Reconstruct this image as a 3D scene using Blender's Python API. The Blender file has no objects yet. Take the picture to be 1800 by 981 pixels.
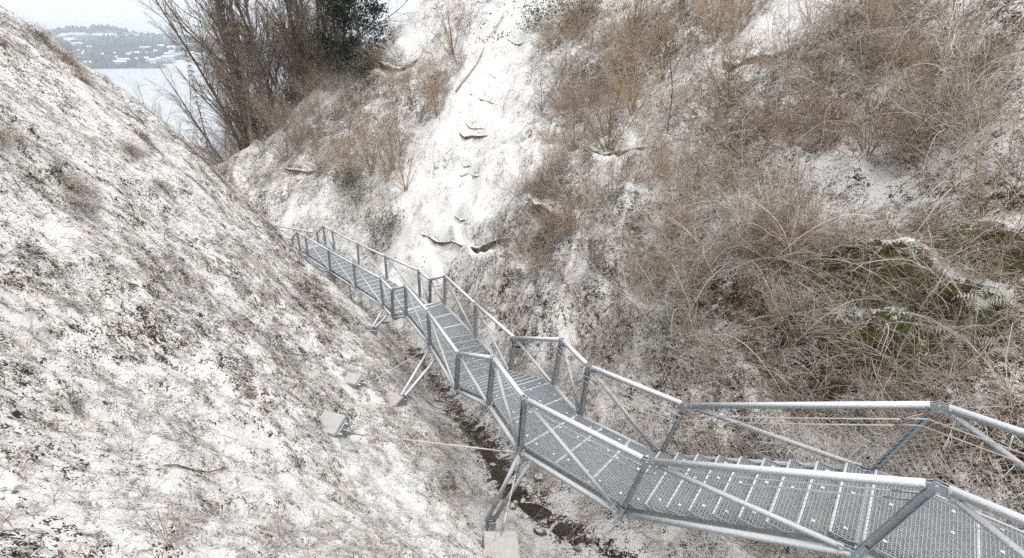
import bpy, math, random
import numpy as np
R_ = math.radians
scene = bpy.context.scene
COL = scene.collection

# ------------------------------------------------------------------ camera, sky, sun, exposure
CZ = 30.0                                   # eye height above the lake
cam_data = bpy.data.cameras.new("camera")
cam_data.sensor_width = 36.0
cam_data.lens = 883.0 / 1800.0 * 36.0
cam_data.clip_start = 0.05
cam_data.clip_end = 20000
cam = bpy.data.objects.new("camera", cam_data)
cam.location = (0, 0, CZ)
cam.rotation_euler = (R_(90) - math.atan((490.5 - 97.0) / 883.0), 0, 0)
COL.objects.link(cam)
scene.camera = cam

SUN_EL, SUN_AZ = 72.0, 125.0                # azimuth clockwise from +Y (behind the camera, to the right)
world = bpy.data.worlds.new("World")
scene.world = world
world.use_nodes = True
wn, wl = world.node_tree.nodes, world.node_tree.links
wn.clear()
w_out = wn.new("ShaderNodeOutputWorld")
w_bg = wn.new("ShaderNodeBackground")
w_sky = wn.new("ShaderNodeTexSky")
w_sky.sky_type = 'NISHITA'
w_sky.sun_disc = False
w_sky.sun_elevation = R_(SUN_EL)
w_sky.sun_rotation = R_(SUN_AZ)
w_sky.air_density = 1.0
w_sky.dust_density = 2.0
w_hsv = wn.new("ShaderNodeHueSaturation")
w_hsv.inputs["Saturation"].default_value = 0.25
w_tc = wn.new("ShaderNodeTexCoord")
w_map = wn.new("ShaderNodeMapping")
w_map.inputs["Scale"].default_value = (1.2, 1.2, 4.0)
w_noise = wn.new("ShaderNodeTexNoise")
w_noise.inputs["Scale"].default_value = 1.6
w_noise.inputs["Detail"].default_value = 5
w_noise.inputs["Roughness"].default_value = 0.5
w_ramp = wn.new("ShaderNodeValToRGB")       # an even cloud deck, slightly thinner in places
w_ramp.color_ramp.elements[0].position = 0.3
w_ramp.color_ramp.elements[0].color = (8.3, 8.6, 8.9, 1)
w_ramp.color_ramp.elements[1].position = 0.7
w_ramp.color_ramp.elements[1].color = (9.2, 9.3, 9.4, 1)
w_mix = wn.new("ShaderNodeMix")
w_mix.data_type = 'RGBA'
w_mix.inputs[0].default_value = 0.88
wl.new(w_tc.outputs["Generated"], w_map.inputs["Vector"])
wl.new(w_map.outputs["Vector"], w_noise.inputs["Vector"])
wl.new(w_noise.outputs["Fac"], w_ramp.inputs["Fac"])
wl.new(w_sky.outputs["Color"], w_hsv.inputs["Color"])
wl.new(w_hsv.outputs["Color"], w_mix.inputs[6])
wl.new(w_ramp.outputs["Color"], w_mix.inputs[7])
wl.new(w_mix.outputs[2], w_bg.inputs["Color"])
w_bg.inputs["Strength"].default_value = 0.085
wl.new(w_bg.outputs["Background"], w_out.inputs["Surface"])

sun_data = bpy.data.lights.new("sun", 'SUN')
sun_data.energy = 1.2
sun_data.angle = R_(28)
sun_data.color = (1.0, 0.95, 0.88)
sun = bpy.data.objects.new("sun", sun_data)
sun.rotation_euler = (R_(90 - SUN_EL), 0, R_(180 - SUN_AZ))
sun.location = (0, -20, 80)
COL.objects.link(sun)

scene.view_settings.view_transform = 'Standard'
scene.view_settings.look = 'None'
scene.view_settings.exposure = 0.70
scene.view_settings.gamma = 1.0
scene.view_settings.use_curve_mapping = False
scene.render.engine = 'CYCLES'
scene.cycles.max_bounces = 5
scene.cycles.diffuse_bounces = 2
scene.cycles.glossy_bounces = 2
scene.cycles.transmission_bounces = 2
scene.cycles.volume_bounces = 1
scene.cycles.use_adaptive_sampling = True
scene.cycles.adaptive_threshold = 0.03
scene.cycles.use_denoising = False

rng = np.random.default_rng(11)
random.seed(11)

# ------------------------------------------------------------------ helpers
def tag(o, label=None, cat=None, group=None, kind=None):
    if label: o["label"] = label
    if cat: o["category"] = cat
    if group: o["group"] = group
    if kind: o["kind"] = kind
    return o

def empty(name, loc=(0, 0, 0), rz=0.0):
    o = bpy.data.objects.new(name, None)
    o.location = loc
    o.rotation_euler = (0, 0, rz)
    o.empty_display_size = 0.2
    COL.objects.link(o)
    return o

def mesh_np(name, V, F, mat=None, smooth=False, mats=None, fmat=None):
    """V (n,3) array, F (m,k) array of equal sided faces or a list of faces."""
    me = bpy.data.meshes.new(name)
    V = np.asarray(V, np.float32)
    if isinstance(F, np.ndarray):
        m, k = F.shape
        me.vertices.add(len(V)); me.vertices.foreach_set("co", V.ravel())
        me.loops.add(m * k); me.loops.foreach_set("vertex_index", F.astype(np.int32).ravel())
        me.polygons.add(m)
        me.polygons.foreach_set("loop_start", np.arange(0, m * k, k, dtype=np.int32))
        me.polygons.foreach_set("loop_total", np.full(m, k, np.int32))
    else:
        me.from_pydata(V.tolist(), [], F)
    for mm in (mats or ([mat] if mat else [])): me.materials.append(mm)
    if fmat is not None: me.polygons.foreach_set("material_index", np.asarray(fmat, np.int32))
    if smooth: me.polygons.foreach_set("use_smooth", np.ones(len(me.polygons), bool))
    me.update(calc_edges=True)
    me.validate()
    return me

def obj(name, me, parent=None, loc=None):
    o = bpy.data.objects.new(name, me)
    COL.objects.link(o)
    if parent: o.parent = parent
    if loc is not None: o.location = loc
    return o

class MB:
    """collects quads / boxes / tubes into one mesh"""
    def __init__(s): s.V = []; s.F = []; s.n = 0
    def add(s, V, F):
        s.V.append(np.asarray(V, float)); s.F += [tuple(i + s.n for i in f) for f in F]; s.n += len(V); return s
    def box(s, a, b):
        (x0, y0, z0), (x1, y1, z1) = a, b
        return s.add([(x0,y0,z0),(x1,y0,z0),(x1,y1,z0),(x0,y1,z0),(x0,y0,z1),(x1,y0,z1),(x1,y1,z1),(x0,y1,z1)],
              [(0,3,2,1),(4,5,6,7),(0,1,5,4),(1,2,6,5),(2,3,7,6),(3,0,4,7)])
    def bar(s, A, B, w, h, up=(0, 0, 1)):
        """rectangular bar from A to B; w across, h along up"""
        A = np.asarray(A, float); B = np.asarray(B, float); d = B - A; d = d / np.linalg.norm(d)
        u = np.asarray(up, float); u = u - d * (u @ d); u = u / np.linalg.norm(u); r = np.cross(d, u)
        q = [A - r*w/2 - u*h/2, A + r*w/2 - u*h/2, A + r*w/2 + u*h/2, A - r*w/2 + u*h/2]
        q += [p + (B - A) for p in q]
        return s.add(q, [(0,1,2,3),(7,6,5,4),(0,4,5,1),(1,5,6,2),(2,6,7,3),(3,7,4,0)])
    def tube(s, pts, rad, n=8, cap=True):
        pts = [np.asarray(p, float) for p in pts]
        rad = [rad] * len(pts) if np.isscalar(rad) else rad
        d0 = pts[-1] - pts[0]; a = np.array([0, 0, 1.]) if abs(d0[2]) < .9 * np.linalg.norm(d0) else np.array([1., 0, 0])
        V = []
        for i, p in enumerate(pts):
            d = (pts[min(i+1, len(pts)-1)] - pts[max(i-1, 0)]); d = d / np.linalg.norm(d)
            u = a - d * (a @ d); u /= np.linalg.norm(u); w = np.cross(d, u)
            for k in range(n):
                t = 2 * math.pi * k / n
                V.append(p + (u * math.cos(t) + w * math.sin(t)) * rad[i])
        F = [(i*n+k, i*n+(k+1) % n, (i+1)*n+(k+1) % n, (i+1)*n+k) for i in range(len(pts)-1) for k in range(n)]
        if cap:
            F.append(tuple(range(n))[::-1]); F.append(tuple((len(pts)-1)*n + k for k in range(n)))
        return s.add(V, F)
    def mesh(s, name, mat, smooth=False):
        me = bpy.data.meshes.new(name)
        V = np.vstack(s.V)
        me.from_pydata(V.tolist(), [], s.F)
        me.materials.append(mat)
        if smooth:
            me.polygons.foreach_set("use_smooth", np.ones(len(me.polygons), bool))
        me.update(); return me
    def build(s, name, mat, parent=None, smooth=False):
        V = np.vstack(s.V); c = V.mean(0)                     # origin in the piece itself
        s.V = [V - c]
        o = obj(name, s.mesh(name, mat, smooth), parent, tuple(c)); return o

def segs_mesh(name, S, mat, sides=3, mats=None, fmat=None):
    """S (n,8): p0 p1 r0 r1 -> open tubes"""
    S = np.asarray(S, float); n = len(S)
    p0, p1, r0, r1 = S[:, 0:3], S[:, 3:6], S[:, 6], S[:, 7]
    d = p1 - p0; d /= np.linalg.norm(d, axis=1)[:, None] + 1e-9
    a = np.where(np.abs(d[:, 2:3]) < .9, np.array([[0, 0, 1.]]), np.array([[1., 0, 0]]))
    u = np.cross(d, a); u /= np.linalg.norm(u, axis=1)[:, None]; w = np.cross(d, u)
    t = 2 * np.pi * np.arange(sides) / sides
    ring = u[:, None] * np.cos(t)[None, :, None] + w[:, None] * np.sin(t)[None, :, None]
    V = np.concatenate([p0[:, None] + ring * r0[:, None, None], p1[:, None] + ring * r1[:, None, None]], 1)
    k = np.arange(sides); k2 = (k + 1) % sides
    f = np.stack([k, k2, k2 + sides, k + sides], 1)
    F = (f[None] + (np.arange(n) * 2 * sides)[:, None, None]).reshape(-1, 4)
    fm = None if fmat is None else np.repeat(fmat, sides)
    return mesh_np(name, V.reshape(-1, 3), F, mat, True, mats, fm)

# ------------------------------------------------------------------ materials
def new_mat(name):
    m = bpy.data.materials.new(name); m.use_nodes = True
    nt = m.node_tree; nt.nodes.clear()
    out = nt.nodes.new("ShaderNodeOutputMaterial"); bs = nt.nodes.new("ShaderNodeBsdfPrincipled")
    nt.links.new(bs.outputs[0], out.inputs[0])
    return m, nt.nodes, nt.links, bs

def N(nodes, t, **kw):
    n = nodes.new(t)
    for k, v in kw.items():
        if k in n.inputs: n.inputs[k].default_value = v
        else: setattr(n, k, v)
    return n

def mixc(nodes, links, fac, a, b):
    m = nodes.new("ShaderNodeMix"); m.data_type = 'RGBA'
    for sock, v in ((m.inputs[0], fac), (m.inputs[6], a), (m.inputs[7], b)):
        if isinstance(v, (int, float)): sock.default_value = v
        elif isinstance(v, tuple): sock.default_value = (*v, 1) if len(v) == 3 else v
        else: links.new(v, sock)
    return m.outputs[2]

def math_(nodes, links, op, a, b=None, clamp=False):
    m = nodes.new("ShaderNodeMath"); m.operation = op; m.use_clamp = clamp
    for sock, v in ((m.inputs[0], a), (m.inputs[1], b)):
        if v is None: continue
        if isinstance(v, (int, float)): sock.default_value = v
        else: links.new(v, sock)
    return m.outputs[0]

def ramp01(nodes, links, src, lo, hi):
    m = nodes.new("ShaderNodeMapRange"); m.interpolation_type = 'SMOOTHSTEP'
    links.new(src, m.inputs[0]); m.inputs[1].default_value = lo; m.inputs[2].default_value = hi
    return m.outputs[0]

SNOW = (0.87, 0.865, 0.86)

def pos_noise(nodes, links, scale, detail=4, rough=.6, dist=0., stretch=None):
    g = nodes.new("ShaderNodeNewGeometry"); src = g.outputs["Position"]
    if stretch:
        mp = nodes.new("ShaderNodeMapping"); mp.inputs["Scale"].default_value = stretch
        links.new(src, mp.inputs["Vector"]); src = mp.outputs[0]
    n = N(nodes, "ShaderNodeTexNoise", Scale=scale, Detail=detail, Roughness=rough, Distortion=dist)
    links.new(src, n.inputs["Vector"])
    return n.outputs["Fac"]

def normal_z(nodes, links):
    g = nodes.new("ShaderNodeNewGeometry"); s = nodes.new("ShaderNodeSeparateXYZ")
    links.new(g.outputs["Normal"], s.inputs[0]); return s.outputs[2]

def bump(nodes, links, bs, h, strength, dist=.02):
    b = nodes.new("ShaderNodeBump"); b.inputs["Strength"].default_value = strength; b.inputs["Distance"].default_value = dist
    links.new(h, b.inputs["Height"]); links.new(b.outputs[0], bs.inputs["Normal"])

def mat_ground():
    m, n, l, bs = new_mat("ground_cover")
    at = N(n, "ShaderNodeAttribute", attribute_name="snow"); ms = N(n, "ShaderNodeAttribute", attribute_name="moss")
    n1 = pos_noise(n, l, 5.0, 3, .7, .8)
    n2 = pos_noise(n, l, 26.0, 3, .65, 1.2)
    n3 = pos_noise(n, l, 0.9, 4, .6)
    n4 = pos_noise(n, l, 60.0, 2, .6, .5)
    nz = normal_z(n, l)
    a = math_(n, l, 'ADD', math_(n, l, 'MULTIPLY', n1, .95), math_(n, l, 'MULTIPLY', n2, 1.25))
    a = math_(n, l, 'ADD', a, math_(n, l, 'MULTIPLY', n4, .55))
    a = math_(n, l, 'ADD', a, math_(n, l, 'MULTIPLY', n3, .5))
    a = math_(n, l, 'ADD', a, math_(n, l, 'MULTIPLY', at.outputs["Fac"], 1.0))
    a = math_(n, l, 'ADD', a, math_(n, l, 'MULTIPLY', nz, .45))
    snow = ramp01(n, l, a, 1.84, 1.93)
    lit = mixc(n, l, ramp01(n, l, n1, .35, .65), (.04, .03, .022), (.13, .09, .06))
    lit = mixc(n, l, ramp01(n, l, n2, .5, .75), lit, (.026, .022, .018))
    mossc = mixc(n, l, ramp01(n, l, n2, .35, .65), (.035, .045, .014), (.16, .17, .05))
    mf = math_(n, l, 'MULTIPLY', ms.outputs["Fac"], ramp01(n, l, n1, .35, .6), True)
    lit = mixc(n, l, mf, lit, mossc)
    c = mixc(n, l, snow, lit, SNOW)
    l.new(c, bs.inputs["Base Color"]); bs.inputs["Roughness"].default_value = .85
    bs.inputs["Specular IOR Level"].default_value = .2
    bump(n, l, bs, n2, .7, .03)
    return m

def mat_steel(name="galvanised_steel", base=(.40, .435, .465), frost=.6, lo=.45, hi=.9):
    m, n, l, bs = new_mat(name)
    n1 = pos_noise(n, l, 9, 4, .6); n2 = pos_noise(n, l, 90, 2, .6)
    nz = normal_z(n, l)
    c = mixc(n, l, ramp01(n, l, n1, .3, .7), tuple(b * .82 for b in base), base)
    s = math_(n, l, 'ADD', nz, math_(n, l, 'MULTIPLY', math_(n, l, 'SUBTRACT', n2, .5), 1.1))
    sn = math_(n, l, 'MULTIPLY', ramp01(n, l, s, lo, hi), frost)
    c = mixc(n, l, sn, c, (.82, .84, .87))
    l.new(c, bs.inputs["Base Color"])
    l.new(math_(n, l, 'MULTIPLY', math_(n, l, 'SUBTRACT', 1.0, sn), .55), bs.inputs["Metallic"])
    bs.inputs["Roughness"].default_value = .55
    bump(n, l, bs, n2, .15, .002)
    return m

def mat_twig(name, c0, c1, snow=.5, dark=None, lo=.35, hi=.95):
    m, n, l, bs = new_mat(name)
    oi = n.new("ShaderNodeObjectInfo")
    n1 = pos_noise(n, l, 1.7, 3, .6); n2 = pos_noise(n, l, 14, 2, .6)
    f = math_(n, l, 'ADD', math_(n, l, 'MULTIPLY', oi.outputs["Random"], .55), math_(n, l, 'MULTIPLY', n1, .6))
    c = mixc(n, l, ramp01(n, l, f, .25, .85), c0, c1)
    nz = normal_z(n, l)
    s = math_(n, l, 'ADD', nz, math_(n, l, 'MULTIPLY', math_(n, l, 'SUBTRACT', n2, .5), 1.2))
    c = mixc(n, l, math_(n, l, 'MULTIPLY', ramp01(n, l, s, lo, hi), snow), c, SNOW)
    l.new(c, bs.inputs["Base Color"]); bs.inputs["Roughness"].default_value = .85
    bs.inputs["Specular IOR Level"].default_value = .15
    return m

def mat_rock(name, c0, c1, moss=.3):
    m, n, l, bs = new_mat(name)
    n1 = pos_noise(n, l, 3.2, 6, .7, .3, (1, 1, 3)); n2 = pos_noise(n, l, 12, 6, .75); n3 = pos_noise(n, l, 1.6, 4, .6)
    c = mixc(n, l, ramp01(n, l, n1, .35, .68), c0, c1)
    c = mixc(n, l, math_(n, l, 'MULTIPLY', ramp01(n, l, n3, .45, .62), moss), c, (.075, .085, .022))
    nz = normal_z(n, l)
    s = math_(n, l, 'ADD', nz, math_(n, l, 'MULTIPLY', math_(n, l, 'SUBTRACT', n2, .5), 3.2))
    c = mixc(n, l, ramp01(n, l, s, .55, .8), c, SNOW)
    l.new(c, bs.inputs["Base Color"]); bs.inputs["Roughness"].default_value = .9
    bump(n, l, bs, n2, .8, .05)
    return m

def mat_plain(name, c0, c1, scale=6, rough=.8, snow=0., spec=.3):
    m, n, l, bs = new_mat(name)
    n1 = pos_noise(n, l, scale, 5, .65)
    c = mixc(n, l, ramp01(n, l, n1, .3, .7), c0, c1)
    if snow:
        nz = normal_z(n, l); n2 = pos_noise(n, l, scale * 5, 3, .6)
        s = math_(n, l, 'ADD', nz, math_(n, l, 'MULTIPLY', math_(n, l, 'SUBTRACT', n2, .5), .9))
        c = mixc(n, l, math_(n, l, 'MULTIPLY', ramp01(n, l, s, .5, .8), snow), c, SNOW)
    l.new(c, bs.inputs["Base Color"]); bs.inputs["Roughness"].default_value = rough
    bs.inputs["Specular IOR Level"].default_value = spec
    bump(n, l, bs, n1, .2, .02)
    return m

def mat_water(name, col, rough, wave_scale, wave):
    m, n, l, bs = new_mat(name)
    bs.inputs["Base Color"].default_value = (*col, 1); bs.inputs["Roughness"].default_value = rough
    bs.inputs["IOR"].default_value = 1.33
    nn = pos_noise(n, l, wave_scale, 4, .6)
    bump(n, l, bs, nn, wave, .05)
    return m

M = dict(
    ground=mat_ground(), steel=mat_steel(), grate=mat_steel("galvanised_grating", (.58, .625, .66), .6),
    frosted=mat_steel("frosted_steel", (.45, .485, .515), .92, .05, .75),
    wire=mat_plain("steel_wire", (.55, .53, .5), (.7, .68, .64), 5, .5),
    concrete=mat_plain("concrete", (.25, .245, .235), (.37, .36, .345), 9, .9, .35),
    water=mat_water("stream_water", (.05, .042, .028), .12, 3, .5), lake=mat_water("lake_water", (.50, .53, .56), .3, .05, .3),
    rock=mat_rock("sandstone", (.10, .085, .06), (.27, .225, .16), .5),
    rockmoss=mat_rock("mossy_sandstone", (.06, .055, .035), (.17, .15, .095), .9),
    twig_tan=mat_twig("tan_twigs", (.28, .195, .12), (.54, .40, .26), .6, lo=.2, hi=.85),
    twig_brown=mat_twig("brown_twigs", (.21, .135, .09), (.42, .275, .18), .55, lo=.25, hi=.88),
    twig_pale=mat_twig("pale_snowy_branches", (.33, .27, .19), (.58, .50, .39), .7, lo=.1, hi=.7),
    bark=mat_twig("grey_brown_bark", (.085, .068, .052), (.20, .16, .125), .3),
    twig_far=mat_twig("far_crown_twigs", (.16, .125, .098), (.32, .25, .19), .3),
    grass=mat_twig("dead_grass", (.022, .019, .015), (.095, .072, .048), .8, lo=.55, hi=.8),
    bankgrass=mat_twig("bank_grass", (.06, .048, .034), (.22, .165, .11), .85, lo=.45, hi=.75),
    straw=mat_twig("straw_grass", (.17, .12, .07), (.36, .26, .16), .45, lo=.4, hi=1.),
    leaf=mat_twig("fallen_leaf", (.09, .05, .03), (.20, .115, .07), .45, lo=.5, hi=1.),
    needle=mat_twig("conifer_needles", (.018, .028, .014), (.05, .065, .03), .3, lo=.6, hi=1.2),
    evergreen=mat_twig("evergreen_leaves", (.03, .045, .018), (.09, .105, .045), .45, lo=.5, hi=1.1),
    stone=mat_rock("stream_stone", (.07, .06, .05), (.2, .18, .15), .2),
    thicket=mat_twig("dark_thicket_twigs", (.23, .18, .14), (.42, .33, .26), .4, lo=.4, hi=1.0),
    fern=mat_twig("fern_fronds", (.055, .07, .03), (.13, .14, .07), .55, lo=.4, hi=.9),
)

# ------------------------------------------------------------------ terrain: a ravine along a stream, heights relative to the eye
def _hash(ix,iy,s):
    h=(ix*374761393+iy*668265263+s*1274126177)&0xffffffff
    h=((h^(h>>13))*1274126177)&0xffffffff
    return ((h^(h>>16))&0xffff)/65535.0
def vnoise(x,y,s=0):
    x=np.asarray(x,float); y=np.asarray(y,float)
    ix=np.floor(x).astype(np.int64); iy=np.floor(y).astype(np.int64)
    u=x-ix; v=y-iy; u=u*u*u*(u*(u*6-15)+10); v=v*v*v*(v*(v*6-15)+10)
    a=_hash(ix,iy,s);b=_hash(ix+1,iy,s);c=_hash(ix,iy+1,s);d=_hash(ix+1,iy+1,s)
    return (a+(b-a)*u+(c-a)*v+(a-b-c+d)*u*v)*2-1
def fbm(x,y,o=4,s=0,g=.5):
    r=0;a=1
    for i in range(o):
        r=r+a*vnoise(x*2**i+17.3*i,y*2**i-9.1*i,s+i); a*=g
    return r
KU=.4
ST=np.array([(22,-16,-3.5),(14,-8,-4.8),(8,-2,-6.0),(4.5,2.0,-6.6),(2.2,4.6,-7.0),(0.2,6.8,-7.5),(-0.7,9,-8.2),(-2.3,12.5,-9.1),(-4,16,-9.7),(-7,20.5,-10.6),(-10.5,24.5,-11.6),(-16,29,-12.9),(-26,36,-15.2),(-45,46,-19),(-80,66,-25),(-140,105,-31)],float)
def _dense():
    out=[]
    P=np.vstack([2*ST[0]-ST[1],ST,2*ST[-1]-ST[-2]])
    for i in range(1,len(P)-2):
        m=max(6,int(np.linalg.norm(P[i+1]-P[i])/0.6)); t=np.linspace(0,1,m,endpoint=False)[:,None]
        a,b,c,d=P[i-1],P[i],P[i+1],P[i+2]
        out.append(.5*((2*b)+(-a+c)*t+(2*a-5*b+4*c-d)*t*t+(-a+3*b-3*c+d)*t**3))
    return np.vstack(out+[ST[-1:]])
SD=_dense()
def stream_q(x,y):
    x=np.ravel(x);y=np.ravel(y)
    best=np.full(x.shape,1e9);sg=np.zeros_like(x);z=np.zeros_like(x)
    A=SD[:-1];B=SD[1:]
    zw=np.zeros_like(x);ww=np.zeros_like(x)
    for a,b in zip(A,B):
        d=b[:2]-a[:2];L2=d@d
        t=np.clip(((x-a[0])*d[0]+(y-a[1])*d[1])/L2,0,1)
        ex=x-a[0]-t*d[0];ey=y-a[1]-t*d[1]
        q=ex*ex+ey*ey
        w=L2**.5/(q+.05)**2.5
        zw+=w*(a[2]+t*(b[2]-a[2]));ww+=w
        k=q<best
        best=np.where(k,q,best)
        sg=np.where(k,np.sign(d[0]*ey-d[1]*ex),sg)
    return np.sqrt(best)*sg, zw/ww   # + = left of flow direction
LP=np.array([(0,0),(.4,.05),(1,.45),(2.9,1.9),(5,4.4),(10,11.2),(14,15.5),(20,20),(40,30),(90,40)],float)
LP2=np.array([(0,0),(.4,.25),(1,1.3),(3,4.7),(5,7.9),(8,11.5),(11,13.7),(15,16.2),(20,19),(40,26),(90,30)],float)
RP=np.array([(0,0),(.5,.1),(1.5,1.0),(5,4.4),(12,10.2),(25,21),(40,33),(60,43),(120,55)],float)
def sm(a,b,k):  # smooth min
    h=np.clip(.5+.5*(b-a)/k,0,1); return b+(a-b)*h-k*h*(1-h)
def base(x,y):
    sh=np.shape(x)
    d,zs=stream_q(x,y); x=np.ravel(x);y=np.ravel(y)
    # d>0 is left of the flow = left bank (flow runs away from camera)
    ad=np.abs(d)
    up=np.clip((-7.6-zs)/3.6,0,1); up=up*up*(3-2*up)
    z=zs+np.where(d>0,(np.interp(ad,LP[:,0],LP[:,1])*(1-up)+np.interp(ad,LP2[:,0],LP2[:,1])*up),np.interp(ad,RP[:,0],RP[:,1]))
    q=-.5*x+.866*y
    cap=np.interp(q,[-100,34,43,46.5,49,51.5,57,75,110,150,400],[80,32,16,8,1,-7,-13.5,-22.5,-29.6,-32.5,-36])
    z=sm(z,cap,1.6)
    return z.reshape(sh), d.reshape(sh)
SNOWB = [(-1.6, 23.9, 2.4, 0.35), (-0.9, 27.6, 2.4, 0.4), (-0.2, 32.6, 2.3, 0.4), (1.1, 36.3, 2.1, 0.4), (-2.8, 21.7, 1.9, 0.35), (-1.2, 20.4, 1.8, 0.3), (-7.3, 44.6, 2.2, 0.35), (-8.9, 47.4, 2.0, 0.2), (7.8, 16.4, 1.2, 0.4), (8.4, 17.4, 1.1, 0.3), (-14.5, 32.4, 1.8, 0.35), (3.2, 16.0, 0.9, 0.25), (0.9, 11.8, 1.2, 0.2), (-1.5, 17.2, 1.3, 0.2), (7.0, 8.9, 1.0, 0.15), (6.3, 9.6, 1.0, 0.15), (8.2, 9.5, 1.1, 0.1), (-7.9, 26.7, 1.2, -0.1), (3.7, 23.2, 2.7, -0.3), (6.0, 23.7, 2.4, -0.3), (3.1, 30.5, 2.2, -0.35), (6.5, 16.1, 1.5, -0.2), (1.4, 17.9, 1.2, -0.35), (1.1, 15.0, 1.0, -0.4), (8.0, 13.0, 1.5, -0.3), (6.6, 13.7, 1.3, -0.25), (4.7, 11.8, 1.3, -0.2), (-5.2, 35.1, 2.0, -0.3), (-11.5, 41.5, 3.1, -0.3), (-11.6, 36.1, 2.7, -0.25), (5.8, 7.3, 1.0, -0.25), (6.3, 6.3, 0.8, -0.35), (5.4, 8.1, 0.9, -0.2), (3.6, 7.8, 0.7, -0.25), (5.1, 6.3, 0.8, -0.1), (5.7, 4.9, 0.7, -0.25), (3.6, 6.3, 0.8, -0.25), (-5.4, 5.2, 0.7, -0.12), (-19.0, 40.0, 2.6, -0.12), (-5.3, 12.2, 0.8, -0.25), (-3.9, 9.8, 0.6, -0.15), (-1.2, 6.7, 0.6, -0.2), (-2.1, 8.2, 0.4, -0.2), (-2.3, 6.1, 0.5, 0.3), (-1.6, 5.2, 0.6, 0.3), (-0.2, 6.4, 0.6, 0.25), (0.5, 6.0, 0.4, 0.2), (-3.4, 3.3, 0.5, 0.1), (-2.8, 2.2, 0.4, 0.1), (-2.2, 13.7, 0.7, 0.2), (1.0, 6.7, 0.6, 0.15)]
SNOWB += [(x, y, r * 1.3, .34) for x, y, r in [(-4.2, 26.7, 1.3), (-4.8, 24.0, 1.2), (-5.5, 22.5, 1.1), (-3.2, 28.9, 1.3), (-2.4, 31.8, 1.4), (-1.8, 34.1, 1.5), (-1.1, 36.5, 1.7), (-0.4, 39.2, 1.8), (0.0, 20.4, 1.0), (-3.5, 20.8, 1.0)]]
BENCH = [[(4.53, 8.58), (4.91, 7.88), (5.18, 7.32), (5.56, 6.78), (6.06, 6.39)], [(4.23, 8.2), (4.63, 7.54), (4.97, 6.96), (5.43, 6.46)], [(5.69, 7.82), (6.02, 7.22), (6.41, 6.57), (6.77, 5.98)]]
MOSSB = [(6.0, 6.9, 1.0, 1.0), (6.4, 6.3, 0.8, 1.0), (5.5, 7.7, 0.7, 0.7), (3.4, 8.9, 0.7, 0.8), (3.0, 8.8, 0.6, 0.8), (-0.9, 17.9, 0.8, 0.7), (1.2, 16.6, 1.0, 0.8), (7.3, 8.9, 0.7, 0.5), (6.1, 5.7, 0.6, 0.5), (-8.8, 11.6, 0.8, 0.5), (-8.8, 10.8, 0.8, 0.4), (-6.3, 25.2, 1.0, 0.6), (-5.1, 18.1, 0.9, 0.5), (5.7, 6.1, 0.8, 0.4)]
LEDGES = [
[(-2.74, 20.4), (-1.86, 19.34), (-0.86, 17.81), (0.16, 16.38)] ,
[(6.81, 17.88), (6.98, 16.82), (7.18, 15.71), (7.45, 14.85)] ,
[(-3.23, 29.41), (-2.17, 28.28), (-1.23, 26.8)] ,
[(2.49, 18.5), (3.07, 17.05), (3.72, 15.72), (4.09, 15.19)] ,
[(-4.5, 22.9), (-3.32, 21.33), (-2.39, 19.92)] ,
[(0.62, 17.46), (1.34, 16.15), (1.98, 15.27)] ,
[(-17.65, 39.0), (-15.55, 37.07), (-13.77, 35.8)] ,
[(3.2, 8.58), (3.64, 8.02), (3.97, 7.61)] ,
[(-11.45, 45.96), (-8.92, 42.93), (-6.83, 41.19)] ,
[(1.02, 33.33), (1.82, 32.43), (2.23, 32.15)] ,
]
LEDGE_H = [.36, .6, .28, .42, .22, .4, .4, .2, .8, .3]

def ledge_frame(poly, n=40):
    P = np.array(poly, float); L = np.r_[0, np.cumsum(np.hypot(*np.diff(P, axis=0).T))]
    t = np.linspace(0, L[-1], n)
    Q = np.stack([np.interp(t, L, P[:, 0]), np.interp(t, L, P[:, 1])], 1)
    return Q
def out_dir(x, y):
    e = .4
    gx = base(np.array([x + e, x - e]), np.array([y, y]))[0]; gy = base(np.array([x, x]), np.array([y + e, y - e]))[0]
    g = -np.array([gx[0] - gx[1], gy[0] - gy[1]]); return g / (np.linalg.norm(g) + 1e-9)
LEDGE_DATA = []
lr = np.random.default_rng(77)
for k in range(7):                                        # thin layers that show in the white bare slope
    t = (k + .5) / 7; cx = -3.0 + 4.0 * t + lr.normal(0, 1.1); cy = 20.5 + 15.5 * t + lr.normal(0, .6); o_ = out_dir(cx, cy); L_ = lr.uniform(.7, 1.8)
    LEDGES.append([(cx + o_[1]*s*L_ + lr.normal(0, .05), cy - o_[0]*s*L_ + lr.normal(0, .05)) for s in (-1, -.4, .3, 1)]); LEDGE_H.append(lr.uniform(.09, .15))
for poly, hh in zip(LEDGES, LEDGE_H):
    Q = ledge_frame(poly); mid = Q[len(Q)//2]; LEDGE_DATA.append((Q, out_dir(*mid), hh))

TH = np.radians(np.r_[np.linspace(-180, -72, 60, endpoint=False), np.linspace(-72, 72, 900, endpoint=False), np.linspace(72, 180, 61)])
RR = np.r_[np.exp(np.linspace(np.log(1.2), np.log(170), 620)), 260, 420, 800, 1600, 4800]
OX, OY = 0.0, -3.0
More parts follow.
